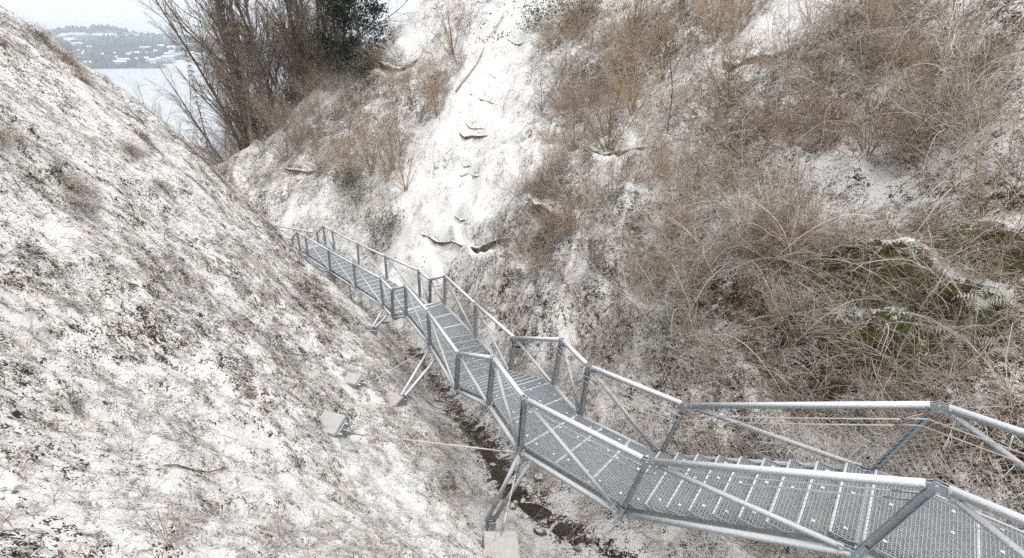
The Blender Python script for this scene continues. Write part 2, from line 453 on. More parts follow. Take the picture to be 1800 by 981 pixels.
# the smooth form on a coarse grid, then refined
thc = np.radians(np.linspace(-180, 180, 301)); rc = np.r_[np.exp(np.linspace(np.log(1.2), np.log(170), 200)), 260, 420, 800, 1600, 4800]
TC, RC = np.meshgrid(thc, rc, indexing='ij')
ZC, DC = base(OX + RC * np.sin(TC), OY + RC * np.cos(TC))
ti = np.interp(TH, thc, np.arange(len(thc))); ri = np.interp(RR, rc, np.arange(len(rc)))
def bil(A, ti, ri):
    t0 = np.clip(ti.astype(int), 0, A.shape[0]-2); r0 = np.clip(ri.astype(int), 0, A.shape[1]-2); t = ti - t0; r = ri - r0
    return (A[t0, r0]*(1-t)*(1-r) + A[t0+1, r0]*t*(1-r) + A[t0, r0+1]*(1-t)*r + A[t0+1, r0+1]*t*r)
TI, RI = np.meshgrid(ti, ri, indexing='ij')
Zf = bil(ZC, TI, RI); Df = bil(DC, TI, RI)
TT, RRR = np.meshgrid(TH, RR, indexing='ij')
Xf = OX + RRR * np.sin(TT); Yf = OY + RRR * np.cos(TT)
sp = RRR * .006                                            # spacing of the sheet
def octave(lam, s, o=2): return fbm(Xf / lam, Yf / lam, o, s) * np.clip(lam / (3.0 * sp) - .3, 0, 1)
right = np.clip(-Df / 1.5, 0, 1); chan = np.clip((np.abs(Df) - .25) / .8, 0.22, 1); nearf = np.clip((200 - RRR) / 80, 0, 1)
det = .26 * octave(3.4, 3) * (1 + .9 * right) + .11 * octave(1.1, 7) * (1 + .6 * right) + .085 * octave(.46, 11) * (1 + .3*right) + .045 * octave(.18, 15)
ter = Zf / 1.9 + .9 * fbm(Xf / 5, Yf / 5, 3, 31) ; tri = ter - np.floor(ter)
det += right * (np.where(tri < .75, tri / .75, (1 - tri) / .25) - .5) * .42 * np.clip(.5 + fbm(Xf / 6, Yf / 6, 2, 41), 0, 1)
Zf = Zf + det * chan * nearf
for Q, o2, hh in LEDGE_DATA:                               # hollow below each rock ledge
    m = (Xf > Q[:, 0].min() - 2) & (Xf < Q[:, 0].max() + 2) & (Yf > Q[:, 1].min() - 2) & (Yf < Q[:, 1].max() + 2)
    if not m.any(): continue
    x = Xf[m]; y = Yf[m]; dd = np.hypot(x[:, None] - Q[None, :, 0], y[:, None] - Q[None, :, 1]); k = dd.argmin(1)
    s = (x - Q[k, 0]) * o2[0] + (y - Q[k, 1]) * o2[1]; lat = np.abs((x - Q[k, 0]) * -o2[1] + (y - Q[k, 1]) * o2[0])
    endf = np.clip(np.minimum(k, len(Q) - 1 - k) / 6., 0, 1)
    Zf[m] -= hh * .75 * np.exp(-((s - .4 * hh) / (.45 * hh))**2) * np.exp(-(lat / (.5 * hh + .1))**2) * endf
bench_snow = np.zeros_like(Xf)
for poly in BENCH:                                         # snow-holding terraces with a hollow below
    Q = ledge_frame(poly, 60); o2 = out_dir(*Q[30]); m = (Xf > Q[:, 0].min() - 1.5) & (Xf < Q[:, 0].max() + 1.5) & (Yf > Q[:, 1].min() - 1.5) & (Yf < Q[:, 1].max() + 1.5)
    x = Xf[m]; y = Yf[m]; dd = np.hypot(x[:, None] - Q[None, :, 0], y[:, None] - Q[None, :, 1]); k = dd.argmin(1)
    s = (x - Q[k, 0]) * o2[0] + (y - Q[k, 1]) * o2[1] + .07 * fbm(x / .5, y / .5, 2, 101); lat = np.abs((x - Q[k, 0]) * -o2[1] + (y - Q[k, 1]) * o2[0])
    e = np.clip(np.minimum(k, 59 - k) / 9., 0, 1) * np.exp(-(lat / .3)**2)
    Zf[m] += e * (.17 * np.exp(-((s - .1) / .16)**2) - .26 * np.exp(-((s - .42) / .17)**2) - .12 * np.exp(-((s + .25) / .2)**2))
    bench_snow[m] += e * (.34 * np.exp(-((s + .02) / .15)**2) - .4 * np.exp(-((s - .4) / .17)**2) - .2 * np.exp(-((s + .42) / .16)**2))
# cover: how much snow lies, where moss grows
snowv = .05 * fbm(Xf / 4, Yf / 4, 3, 51) + np.where(Df > 0, .06, .0) - .02 * right
SNOWB += [(-10.3, 16, 1., -.2), (-9.3, 16, .9, -.2), (-8.4, 16.4, .9, -.22), (-7.5, 15.4, .9, -.2), (-6.6, 14.4, .9, -.22), (-5.6, 13, .9, -.25), (-6.6, 13.3, .8, -.12), (-4.9, 11.5, .7, -.2), (-4.2, 12.8, .7, -.25), (-7.2, 17.5, 1., -.3), (-8.6, 19.5, 1., -.3)]
for x, y, r, v in SNOWB: snowv += (v * .33 if v > 0 else v * .5) * np.exp(-((Xf - x)**2 + (Yf - y)**2) / (r * r * (2.0 if v > .29 else 1)))
mossv = np.zeros_like(Xf)
for x, y, r, v in MOSSB: mossv += v * np.exp(-((Xf - x)**2 + (Yf - y)**2) / (r * r))
snowv = np.where(snowv > .11, .11 + (snowv - .11) * .3, snowv)
snowv += bench_snow - .32 * np.exp(-(Df / .33)**2)
nt_, nr_ = Xf.shape
idx = np.arange(nt_ * nr_).reshape(nt_, nr_)
F = np.stack([idx[:-1, :-1], idx[1:, :-1], idx[1:, 1:], idx[:-1, 1:]], -1).reshape(-1, 4)[:, ::-1]
V = np.stack([Xf, Yf, Zf + CZ], -1).reshape(-1, 3)
V = np.vstack([V, [[OX, OY, CZ + Zf[:, 0].mean()]]])
me = mesh_np("ravine_ground", V, F.copy(), M['ground'], True)
for nm, arr in (("snow", snowv), ("moss", np.clip(mossv, 0, 1))):
    a = me.attributes.new(nm, 'FLOAT', 'POINT'); a.data.foreach_set("value", np.r_[arr.ravel(), 0].astype(np.float32))
ground = tag(obj("ravine_ground", me), kind="structure")

def gz(x, y):
    """ground height (world) under x, y"""
    x = np.asarray(x, float); y = np.asarray(y, float)
    th = np.arctan2(x - OX, y - OY); r = np.hypot(x - OX, y - OY)
    return bil(Zf, np.interp(th, TH, np.arange(nt_)), np.interp(r, RR, np.arange(nr_))) + CZ
def gnormal(x, y, e=.35):
    dx = (gz(x + e, y) - gz(x - e, y)) / (2*e); dy = (gz(x, y + e) - gz(x, y - e)) / (2*e)
    n = np.stack([-dx, -dy, np.ones_like(dx)], -1); return n / np.linalg.norm(n, axis=-1, keepdims=True)
def gd(x, y):
    th = np.arctan2(x - OX, y - OY); r = np.hypot(x - OX, y - OY)
    return bil(Df, np.interp(th, TH, np.arange(nt_)), np.interp(r, RR, np.arange(nr_)))

# stream water
m = (SD[:, 1] > -4) & (SD[:, 1] < 34)
S2 = SD[m]; T2 = np.gradient(S2[:, :2], axis=0); T2 /= np.linalg.norm(T2, axis=1)[:, None]; NN = np.stack([-T2[:, 1], T2[:, 0]], 1)
wd = .13 + .09 * np.sin(np.arange(len(S2)) * .5 + 1) + .05 * np.sin(np.arange(len(S2)) * 1.7)
wz = np.minimum.accumulate(S2[:, 2] + .0 + CZ)
cols = [np.c_[S2[:, :2] + NN * (wd * k)[:, None], wz] for k in (-1, -.5, 0, .5, 1)]
V = np.stack(cols, 1).reshape(-1, 3); ii = np.arange(len(S2) * 5).reshape(-1, 5)
F = np.stack([ii[:-1, :-1], ii[:-1, 1:], ii[1:, 1:], ii[1:, :-1]], -1).reshape(-1, 4)
tag(obj("stream", mesh_np("stream", V, F, M['water'], True)), kind="structure")

# lake
MBl = MB(); MBl.add([(-4700, 60, 0), (4700, 60, 0), (4700, 4700, 0), (-4700, 4700, 0)], [(0, 1, 2, 3)])
tag(obj("lake", MBl.mesh("lake", M['lake'])), kind="structure")

# ------------------------------------------------------------------ rock ledges on the far bank
LEDGE_LABEL = ["dark undercut sandstone ledge at the foot of the white bare slope", "dark rock overhang below the white patch at the upper right",
 "small grey rock step in the middle of the white bare slope", "dark rock edge below the brown thicket right of the white slope",
 "thin rock crack left of the dark undercut ledge on the white slope", "mossy rock step among the reddish bushes beside the white slope",
 "pale sandstone edge below the wooded spur at left",
 "low mossy rock step right of the bend of the bridge", "sandstone band under the snowy clearing beside the dark evergreen", "small rock step near the top of the white slope"]
for li, (Q, o2, hh) in enumerate(LEDGE_DATA):
    n = len(Q); gg = gz(Q[:, 0] - o2[0]*.15*hh, Q[:, 1] - o2[1]*.15*hh); kk = np.ones(11) / 11; gg = np.convolve(np.r_[[gg[0]]*5, gg, [gg[-1]]*5], kk, 'valid')
    prof = [(-.55, -.12), (-.25, .0), (.1, .02), (.36, -.08), (.42, -.22), (.24, -.35), (.30, -.55), (.14, -.8), (.2, -1.15), (-.2, -1.5)]
    V = []
    for i in range(n):
        e = math.sin(math.pi * i / (n - 1)) ** .5; g = gg[i]
        for j, (a, b) in enumerate(prof):
            w = 1 + .35 * float(vnoise(i * .16 + li * 9, j * .25, 61)) + .18 * float(vnoise(i * .8 + li * 9, j * .8, 63))
            aa = a * (e * w  if a > 0 else 1) * hh - (1 - e) * .25 * hh; bb = b * hh * (.35 + .65 * e) * (1 + .5 * float(vnoise(i * .22 + li * 7, 0, 69))) + .07 * hh * float(vnoise(i * .6, j * .9 + li * 5, 67))
            V.append((Q[i, 0] + o2[0]*aa, Q[i, 1] + o2[1]*aa, g + bb))
    k = len(prof); ii = np.arange(n * k).reshape(n, k)
    F = np.stack([ii[:-1, :-1], ii[:-1, 1:], ii[1:, 1:], ii[1:, :-1]], -1).reshape(-1, 4)
    V = np.array(V); c = V.mean(0)
    o = obj("rock_ledge", mesh_np("rock_ledge", V - c, F, M['rockmoss'] if li in (5, 7) else M['rock'], False), None, tuple(c))
    tag(o, LEDGE_LABEL[li] if li < len(LEDGE_LABEL) else "thin rock layer showing through the white bare slope", "rock ledge", "rock ledges on the ravine banks" if li < len(LEDGE_LABEL) else "thin rock layers in the white slope")

# ------------------------------------------------------------------ far shore
th2 = np.radians(np.linspace(-80, 25, 260)); r2 = np.r_[np.linspace(1560, 2600, 50), np.linspace(2650, 4400, 26)]
A2, B2 = np.meshgrid(th2, r2, indexing='ij'); sh = 1640 + 60 * fbm(A2 * 9, B2 * 0, 3, 71)
X2 = B2 * np.sin(A2); Y2 = B2 * np.cos(A2)
up1 = np.clip((B2 - sh) / 420, -.06, 1); up2 = np.clip((B2 - 2250) / 700, 0, 1); up2 = up2 * up2 * (3 - 2 * up2)
azw = np.clip((np.degrees(A2) + 29) / -8, 0, 1); azw = azw * azw * (3 - 2 * azw)
H2 = np.where(up1 < 0, up1 * 60, up1 ** .8 * (46 + 16 * fbm(X2 / 260, Y2 / 260, 4, 73))) + up2 * (26 + 34 * azw + 22 * fbm(X2 / 420, Y2 / 420, 4, 77))
ii = np.arange(H2.size).reshape(H2.shape); F = np.stack([ii[:-1, :-1], ii[:-1, 1:], ii[1:, 1:], ii[1:, :-1]], -1).reshape(-1, 4)
mh, n_, l_, b_ = new_mat("far_hill_fields")
q1 = pos_noise(n_, l_, .008, 6, .65); l_.new(mixc(n_, l_, ramp01(n_, l_, q1, .47, .56), (.07, .075, .07), (.62, .65, .68)), b_.inputs["Base Color"]); b_.inputs["Roughness"].default_value = .9
tag(obj("far_hills", mesh_np("far_hills", np.stack([X2, Y2, H2], -1).reshape(-1, 3), F[:, ::-1].copy(), mh, True)), kind="structure")
def far_z(x, y): return bil(H2, np.interp(np.arctan2(x, y), th2, np.arange(len(th2))), np.interp(np.hypot(x, y), r2, np.arange(len(r2))))

M['far_wall'] = mat_plain("far_house_wall", (.5, .49, .46), (.72, .71, .68), .02)
M['far_roof'] = mat_plain("snowy_roof", (.55, .57, .6), (.78, .8, .83), .05)
M['far_wood'] = mat_plain("far_wood_crowns", (.05, .052, .05), (.11, .105, .10), .01)
def house_mesh(w, dpt, h, rh):
    V = [(-w,-dpt,-2),(w,-dpt,-2),(w,dpt,-2),(-w,dpt,-2),(-w,-dpt,h),(w,-dpt,h),(w,dpt,h),(-w,dpt,h),(-w,0,h+rh),(w,0,h+rh),
         (-w-.6,-dpt-.6,h-.3),(w+.6,-dpt-.6,h-.3),(w+.6,0,h+rh+.3),(-w-.6,0,h+rh+.3),(-w-.6,dpt+.6,h-.3),(w+.6,dpt+.6,h-.3)]
    F = [(0,1,5,4),(1,2,6,9,5),(2,3,7,6),(3,0,4,8,7),(10,11,12,13),(13,12,15,14)]
    me = bpy.data.meshes.new("house"); me.from_pydata(V, [], F); me.materials.append(M['far_wall']); me.materials.append(M['far_roof'])
    me.polygons.foreach_set("material_index", [0, 0, 0, 0, 1, 1]); me.update(); return me
HM = [house_mesh(7, 5, 7, 4), house_mesh(9, 6, 9, 4), house_mesh(6, 5, 6, 4), house_mesh(13, 6, 11, 3)]
hr = np.random.default_rng(3); k = 0
while k < 90:
    az = R_(hr.choice([-39, -36.5, -33, -30.5, -28]) + hr.normal(0, 1.6)); rr = 1670 + abs(hr.normal(0, 200)); x, y = rr * math.sin(az), rr * math.cos(az)
    o = obj("house", HM[hr.integers(4)], None, (x, y, float(far_z(x, y)) + .5)); o.rotation_euler = (0, 0, hr.uniform(-.5, .5) + .6)
    tag(o, "tiny pale house with snowy roof among the houses on the far lake shore", "house", "houses on the far lake shore"); k += 1

# ------------------------------------------------------------------ the steel stair bridge
ND = [(5.46, 2.05, -4.219, 47.5, .0, .0, 1.06), (3.606, 3.722, -4.219, 51.476, 0.251, -0.167, 1.032), (1.806, 5.234, -5.441, 52.682, 0.203, -0.138, 1.03), (0.626, 6.271, -5.474, 38.597, 0.057, -0.073, 1.044), (0.176, 7.331, -5.526, 26.131, 0.102, -0.136, 1.045), (-0.621, 9.148, -6.55, 27.811, 0.103, -0.163, 1.031), (-1.616, 11.932, -7.212, 20.166, 0.011, 0.002, 1.058), (-2.658, 13.791, -7.217, 34.289, 0.072, -0.076, 1.05), (-3.241, 14.448, -7.616, 35.414, 0.09, -0.132, 1.032), (-3.739, 15.295, -7.677, 30.708, 0.028, -0.047, 1.05), (-5.542, 18.062, -8.281, 39.016, 0.039, -0.037, 1.053), (-7.347, 20.385, -8.583, 40.18, 0.083, -0.079, 1.044), (-9.143, 22.561, -8.749, 42.703, 0.021, -0.018, 1.053), (-9.803, 23.251, -8.746, 44.797, 0.032, -0.025, 1.053),
      (-10.45, 24.02, -9.38, 46.0, 0, 0, 1.05), (-13.4, 25.6, -9.5, 62.0, 0, 0, 1.05), (-14.6, 26.2, -9.9, 63, 0, 0, 1.05)]
BW = 1.3
BLn, BRn, TLn, TRn, CRn = [], [], [], [], []
for x, y, z, a, vx, vy, vz in ND:
    c = np.array([x, y, z + CZ]); cr = np.array([math.cos(R_(a)), math.sin(R_(a)), 0]); v = np.array([vx, vy, vz])
    BLn.append(c - cr*BW/2); BRn.append(c + cr*BW/2); TLn.append(c - cr*BW/2 + v); TRn.append(c + cr*BW/2 + v); CRn.append(cr)
bridge = empty("stair_bridge", (ND[0][0], ND[0][1], 0))
bridge.location = (0, 0, 0)
tag(bridge, "galvanised steel stair bridge with tube railings and grating treads descending over the stream", "bridge")
NSTEP = [3, 9, 3, 2, 7, 6, 3, 3, 2, 6, 5, 5, 1, 4, 4, 2]          # treads in each bay
FLAT = {0, 2, 3, 6, 8, 12, 14}
cells = {}
def unit(v): return v / np.linalg.norm(v)
for i in range(len(ND) - 1):
    near = i <= 5
    L0, L1, R0, R1 = BLn[i], BLn[i+1], BRn[i], BRn[i+1]
    ins = .085 / BW
    l0 = L0 + (R0 - L0)*ins; r0 = R0 - (R0 - L0)*ins; l1 = L1 + (R1 - L1)*ins; r1 = R1 - (R1 - L1)*ins
    n = NSTEP[i]; dz = (L1 - L0)[2]; run = np.linalg.norm(((L1 + R1) - (L0 + R0))[:2]) / 2
    up = .075
    # stringers
    for a, b in ((l0, l1), (r0, r1)):
        MB().bar(a + [0, 0, .0], b + [0, 0, .0], .008, .11).build("stringer", M['steel'], bridge)
    for k in range(n):
        t0, t1 = k / n + .008 / run, (k + 1) / n - .008 / run
        zz = L0[2] + dz * ((k + .5) / n if i not in FLAT else 0) + up + (dz * (k + .5) / n if i in FLAT else 0)
        if i in FLAT: za, zb = L0[2] + dz*t0 + up, L0[2] + dz*t1 + up
        else: za = zb = zz
        A = l0 + (l1 - l0)*t0; B = r0 + (r1 - r0)*t0; C = r0 + (r1 - r0)*t1; D = l0 + (l1 - l0)*t1
        A[2] = B[2] = za; C[2] = D[2] = zb
        ln = np.linalg.norm((D + C - A - B)[:2]) / 2; pitch = .031 if near else .048
        g = MB(); bw_ = .0032 if near else .0075
        nb = max(3, int(ln / pitch)); nc = max(8, int((BW - .17) / (pitch if near else .06)))
        for j in range(nb + 1):
            s = j / nb; g.bar(A + (D - A)*s, B + (C - B)*s, bw_ * (2.2 if j in (0, nb) else 1), .03)
        for j in range(nc + 1):
            s = j / nc; g.bar(A + (B - A)*s + [0, 0, .004], D + (C - D)*s + [0, 0, .004], bw_ * (2.2 if j in (0, nc) else 1), .022)
        tr = g.build("landing_panel" if i in FLAT else "tread", M['grate'], bridge)
        def sub(mb, nm, mat):
            o = mb.build(nm, mat, tr); o.location = tuple(np.array(o.location) - np.array(tr.location)); return o
        # nosing on the lower edge
        e = unit(D - A)
        sub(MB().bar(D - e*.012 + [0, 0, .006], C - e*.012 + [0, 0, .006], .016 if near else .04, .03), "nosing", M['grate'] if near else M['frosted'])
        if i not in FLAT:
            for a, b in ((A, D), (B, C)):
                q = np.array([0, 0, .018]); h = abs(dz) / n * .5 + .05
                cr = CRn[i] * .004
                sub(MB().add([a - cr + q, b - cr + q, b - cr - [0, 0, h], a - cr - [0, 0, .03], a + cr + q, b + cr + q, b + cr - [0, 0, h], a + cr - [0, 0, .03]],
                    [(0,1,2,3),(7,6,5,4),(0,4,5,1),(1,5,6,2),(2,6,7,3),(3,7,4,0)]), "side_plate", M['steel'])
        if near:
            cl = MB()
            for sx in (.12, .6, .88):
                for sy in ((.2, .8) if i in FLAT else (.5,)):
                    p = A + (B - A)*(sx + .04*((k % 2))) + (D - A)*sy; cl.bar(p + CRn[i]*.016 + [0, 0, .018], p - CRn[i]*.016 + [0, 0, .018], .032, .005)
            tag(sub(cl, "fixing_clip", M['frosted']), kind="stuff")
    # side trusses
    for side, (Bn, Tn, sg) in enumerate(((BLn, TLn, -1), (BRn, TRn, 1))):
        b0, b1, t0, t1 = Bn[i], Bn[i+1], Tn[i], Tn[i+1]
        d = unit(t1 - t0); MB().tube([t0 + d*.07, t1 - d*.07], .041, 12).build("handrail", M['frosted'], bridge, True)
        d = unit(b1 - b0); MB().tube([b0 + d*.05, b1 - d*.05], .039, 12).build("bottom_chord", M['frosted'], bridge, True)
        d = unit(b0 - t1); MB().tube([t1 + d*.13, b0 - d*.11], .031, 10).build("diagonal_brace", M['frosted'], bridge, True)
        # cables and their meshes
        inn = -sg * CRn[i] * .05
        for dd in (.17, .27):
            pa = t0 + unit(b0 - t0)*dd + inn; pb = t1 + unit(b1 - t1)*dd + inn
            mid = (pa + pb)/2 - [0, 0, .012]
            MB().tube([pa, mid, pb], .0085, 6).build("cable", M['wire'], bridge, True)
            if near:
                dr = unit(pb - pa); MB().tube([pa + dr*.04, pa + dr*.22], .011, 6).build("turnbuckle", M['steel'], bridge, True)
        if i <= 6:
            pa = t0 + unit(b0 - t0)*.27 + inn; pb = t1 + unit(b1 - t1)*.27 + inn; qa = b0 + inn + [0, 0, .08]; qb = b1 + inn + [0, 0, .08]
            W = np.linalg.norm(pb - pa); Hh = np.linalg.norm(pa - qa); cw = .075 if i < 4 else .1
            nw = max(2, int(W / cw)); nh = max(2, int(Hh / (cw * .55))); S = []
            def pt(u, v): return (pa + (pb - pa)*u)*(1 - v) + (qa + (qb - qa)*u)*v
            for a_ in range(nh):
                for b_ in range(nw):
                    u0, u1, um = b_/nw, (b_+1)/nw, (b_+.5)/nw; v0, v1 = a_/nh, (a_+1)/nh
                    if a_ % 2 == 0: S += [(*pt(u0, v0), *pt(um, v1)), (*pt(u1, v0), *pt(um, v1))]
                    else: S += [(*pt(um, v0), *pt(u0, v1)), (*pt(um, v0), *pt(u1, v1))]
            S = np.array(S); S = np.c_[S, np.full((len(S), 2), .0024)]
            c = S[:, :3].mean(0); S[:, :3] -= c; S[:, 3:6] -= c
            o = obj("wire_mesh", segs_mesh("wire_mesh", S, M['wire'], 3), bridge, tuple(c))
for i in range(len(ND)):
    # crossbeams and posts with their bolted plates
    MB().bar(BLn[i] - [0, 0, .03], BRn[i] - [0, 0, .03], .07, .09).build("crossbeam", M['steel'], bridge)
    ip, im = min(i+1, len(ND)-1), max(i-1, 0)
    for (Bn, Tn, sg) in ((BLn, TLn, -1), (BRn, TRn, 1)):
        b, t = Bn[i], Tn[i]; ax = unit(t - b); al = unit((Tn[im] - Tn[ip])); cr = unit(np.cross(ax, al)); al = np.cross(cr, ax)
        post = MB()
        for s in (-1, 1): post.bar(b + al*s*.028 - ax*.02, t + al*s*.028 - ax*.05, .007, .075, cr)
        post.bar(b, t - ax*.05, .05, .007, cr)
        po = post.build("post", M['steel'], bridge)
        if i <= 6:                                         # slotted strip that carries the mesh
            st = MB().bar(b - cr*0 + (-sg)*CRn[i]*.05 + ax*.1, t + (-sg)*CRn[i]*.05 - ax*.15, .03, .006, CRn[i])
            o = st.build("slotted_strip", M['steel'], po); o.location = tuple(np.array(o.location) - np.array(po.location))
        for node, s0 in ((t, 1), (b, -1)):
            plates = MB(); bolts = MB()
            if s0 > 0:
                prev_, next_ = unit(Tn[im] - t) if i > 0 else -unit(Tn[ip] - t), unit(Tn[ip] - t) if i < len(ND)-1 else -unit(Tn[im] - t)
                dg = unit(Bn[im] - t) if i > 0 else -ax
            else:
                prev_, next_ = unit(Bn[im] - b) if i > 0 else -unit(Bn[ip] - b), unit(Bn[ip] - b) if i < len(ND)-1 else -unit(Bn[im] - b)
                dg = unit(Tn[ip] - b) if i < len(ND)-1 else ax
            pos = [node + prev_*.085, node + next_*.085, node + dg*.13, node - ax*s0*.1]
            for s in (-1, 1):
                off = cr * s * .022
                for q in pos:
                    w = q - node; plates.bar(node - unit(w)*.03 + off, q + unit(w)*.03 + off, .06, .008, cr)
            for q in pos[:3]:
                bolts.tube([q - cr*.045, q + cr*.045], .013, 6)
            bolts.tube([node - cr*.04, node + cr*.04], .013, 6)
            g = plates.build("gusset_plate", M['steel'], bridge)
            if i <= 7:
                o = tag(bolts.build("bolt", M['frosted'], g), kind="stuff"); o.location = tuple(np.array(o.location) - np.array(g.location))

# supports: struts to steel feet, tie rods to concrete blocks
def on_ground(x, y, dz=0.): return np.array([x, y, float(gz(x, y)) + dz])
def strut(a, b, r=.034): MB().tube([a, b], r, 10).build("support_strut", M['frosted'], bridge, True)
def rod(a, b):
    a, b = np.array(a), np.array(b); d = unit(b - a)
    MB().tube([a, b], .010, 8).build("tie_rod", M['wire'], bridge, True)
    MB().tube([a + d*.05, a + d*.3], .018, 8).build("turnbuckle", M['steel'], bridge, True)
    MB().tube([b - d*.3, b - d*.05], .018, 8).build("turnbuckle", M['steel'], bridge, True)
def foot(p, toward):
    d = unit(np.array(toward) - p); a = np.array([-d[1], d[0], 0]); a = unit(a)
    mb = MB()
    for s in (-.07, -.02, .02, .07): mb.bar(p + a*s - [0, 0, .12], p + a*s + d*.2, .012, .11, a if abs(s) > 1 else np.cross(d, a))
    mb.bar(p - a*.11 - d*.05, p + a*.11 - d*.05, .14, .02, d)
    mb.build("strut_foot", M['steel'], bridge)
def block(p, size, yaw, tilt, label, plate_dir):
    """concrete anchor block with a steel face plate"""
    root = empty("anchor_block", tuple(p), 0)
    tag(root, label, "concrete block", "concrete anchor blocks of the bridge")
    import mathutils
    Rm = np.array(mathutils.Euler((tilt[0], tilt[1], yaw)).to_matrix()); sx, sy, sz = size
    b = .02; V = []
    for z, e in ((-sz*.6, 0), (sz*.4 - b, 0), (sz*.4, b)):
        V += [(-sx/2 + e, -sy/2 + e, z), (sx/2 - e, -sy/2 + e, z), (sx/2 - e, sy/2 - e, z), (-sx/2 + e, sy/2 - e, z)]
    F = [(0, 3, 2, 1), (8, 9, 10, 11)] + [(r*4 + k, r*4 + (k+1) % 4, r*4 + 4 + (k+1) % 4, r*4 + 4 + k) for r in (0, 1) for k in range(4)]
    mb = MB().add([Rm @ np.array(v) for v in V], F); obj("concrete_body", mb.mesh("concrete_body", M['concrete']), root)
    if plate_dir:
        ax = plate_dir
        pl = MB(); X = sx/2 + .012
        pl.add([Rm @ np.array(v) for v in [(X-.008, -sy*.38, -sz*.3), (X+.008, -sy*.38, -sz*.3), (X+.008, sy*.38, -sz*.3), (X-.008, sy*.38, -sz*.3), (X-.008, -sy*.38, sz*.28), (X+.008, -sy*.38, sz*.28), (X+.008, sy*.38, sz*.28), (X-.008, sy*.38, sz*.28)]],
               [(0,3,2,1),(4,5,6,7),(0,1,5,4),(1,2,6,5),(2,3,7,6),(3,0,4,7)])
        obj("face_plate", pl.mesh("face_plate", M['steel']), root)
        for yy in (-sy*.25, sy*.25):
            for z2 in (-sz*.18, sz*.18):
                obj("anchor_nut", MB().tube([Rm @ np.array((X, yy, z2)), Rm @ np.array((X + .05, yy, z2))], .02, 6).mesh("anchor_nut", M['frosted']), root)
        obj("lug", MB().bar(Rm @ np.array((X, 0, 0)), Rm @ np.array((X + .14, 0, 0)), .02, .09).mesh("lug", M['steel']), root)
    return root, Rm
f3 = on_ground(-.38, 5.72, .12)
strut(BLn[3] - [0, 0, .04], f3 + [-.03, .03, .12]); strut(BLn[3]*.62 + BRn[3]*.38 - [0, 0, .06], f3 + [.06, .0, .12]); foot(f3, BLn[3])
f6 = on_ground(-2.5, 9.35, .12)
strut(BLn[6] - [0, 0, .04], f6 + [-.03, .03, .12]); strut(BLn[6]*.62 + BRn[6]*.38 - [0, 0, .06], f6 + [.06, .02, .12]); foot(f6, BLn[6])
f9 = on_ground(-4.35, 13.75, .12)
strut(BLn[9] - [0, 0, .04], f9 + [-.03, .03, .12]); strut(BLn[9]*.62 + BRn[9]*.38 - [0, 0, .06], f9 + [.06, .02, .12]); foot(f9, BLn[9])
f11 = on_ground(-7.75, 18.7, .12)
strut(BLn[11] - [0, 0, .04], f11 + [0, 0, .1]); foot(f11, BLn[11])
pA = on_ground(-3.05, 6.72, .02)
rA, mA = block(pA, (.42, .40, .42), -.25, (0.28, .12), "pale concrete anchor block with steel plate on the white left slope", True)
pB = on_ground(-.16, 4.95, .03)
rB, mB_ = block(pB, (.50, .44, .42), .12, (0.1, .1), "snow-covered concrete anchor block at the bottom edge below the bridge", False)
pC = on_ground(-3.4, 8.9, .03)
rC, mC = block(pC, (.32, .30, .34), -.2, (.25, .1), "small grey concrete anchor block beside the thin rod in mid slope", True)
pD = on_ground(-2.68, 9.12, .02)
block(pD, (.42, .34, .22), -.5, (.15, .1), "flat concrete footing under the pair of slanting struts", False)
rod(BLn[3] + [0, 0, -.02], pA + mA @ np.array([.34, 0, 0]))
rod(BLn[3] + [.01, .0, -.02], pB + mB_ @ np.array([.0, .12, .2]))
rod(BLn[6] + [0, 0, -.02], pC + mC @ np.array([.3, 0, 0]))
rod(BLn[9] + [0, 0, -.02], on_ground(-4.75, 13.3, .05))
rod(BLn[10] + [0, 0, -.02], on_ground(-6.1, 16.7, .05))
# low platform frame hanging under the far bays
for a, b in ((BLn[10], BLn[11]), (BRn[10], BRn[11])):
    p = a*.75 + b*.25 - [0, 0, .62]; q = a*.1 + b*.9 - [0, 0, .62]
    MB().bar(p, q, .05, .06).build("hanger_frame", M['steel'], bridge)
    for t in (p, q): MB().bar(t, t + [0, 0, .6], .045, .045, (1, 0, 0)).build("hanger_post", M['steel'], bridge)

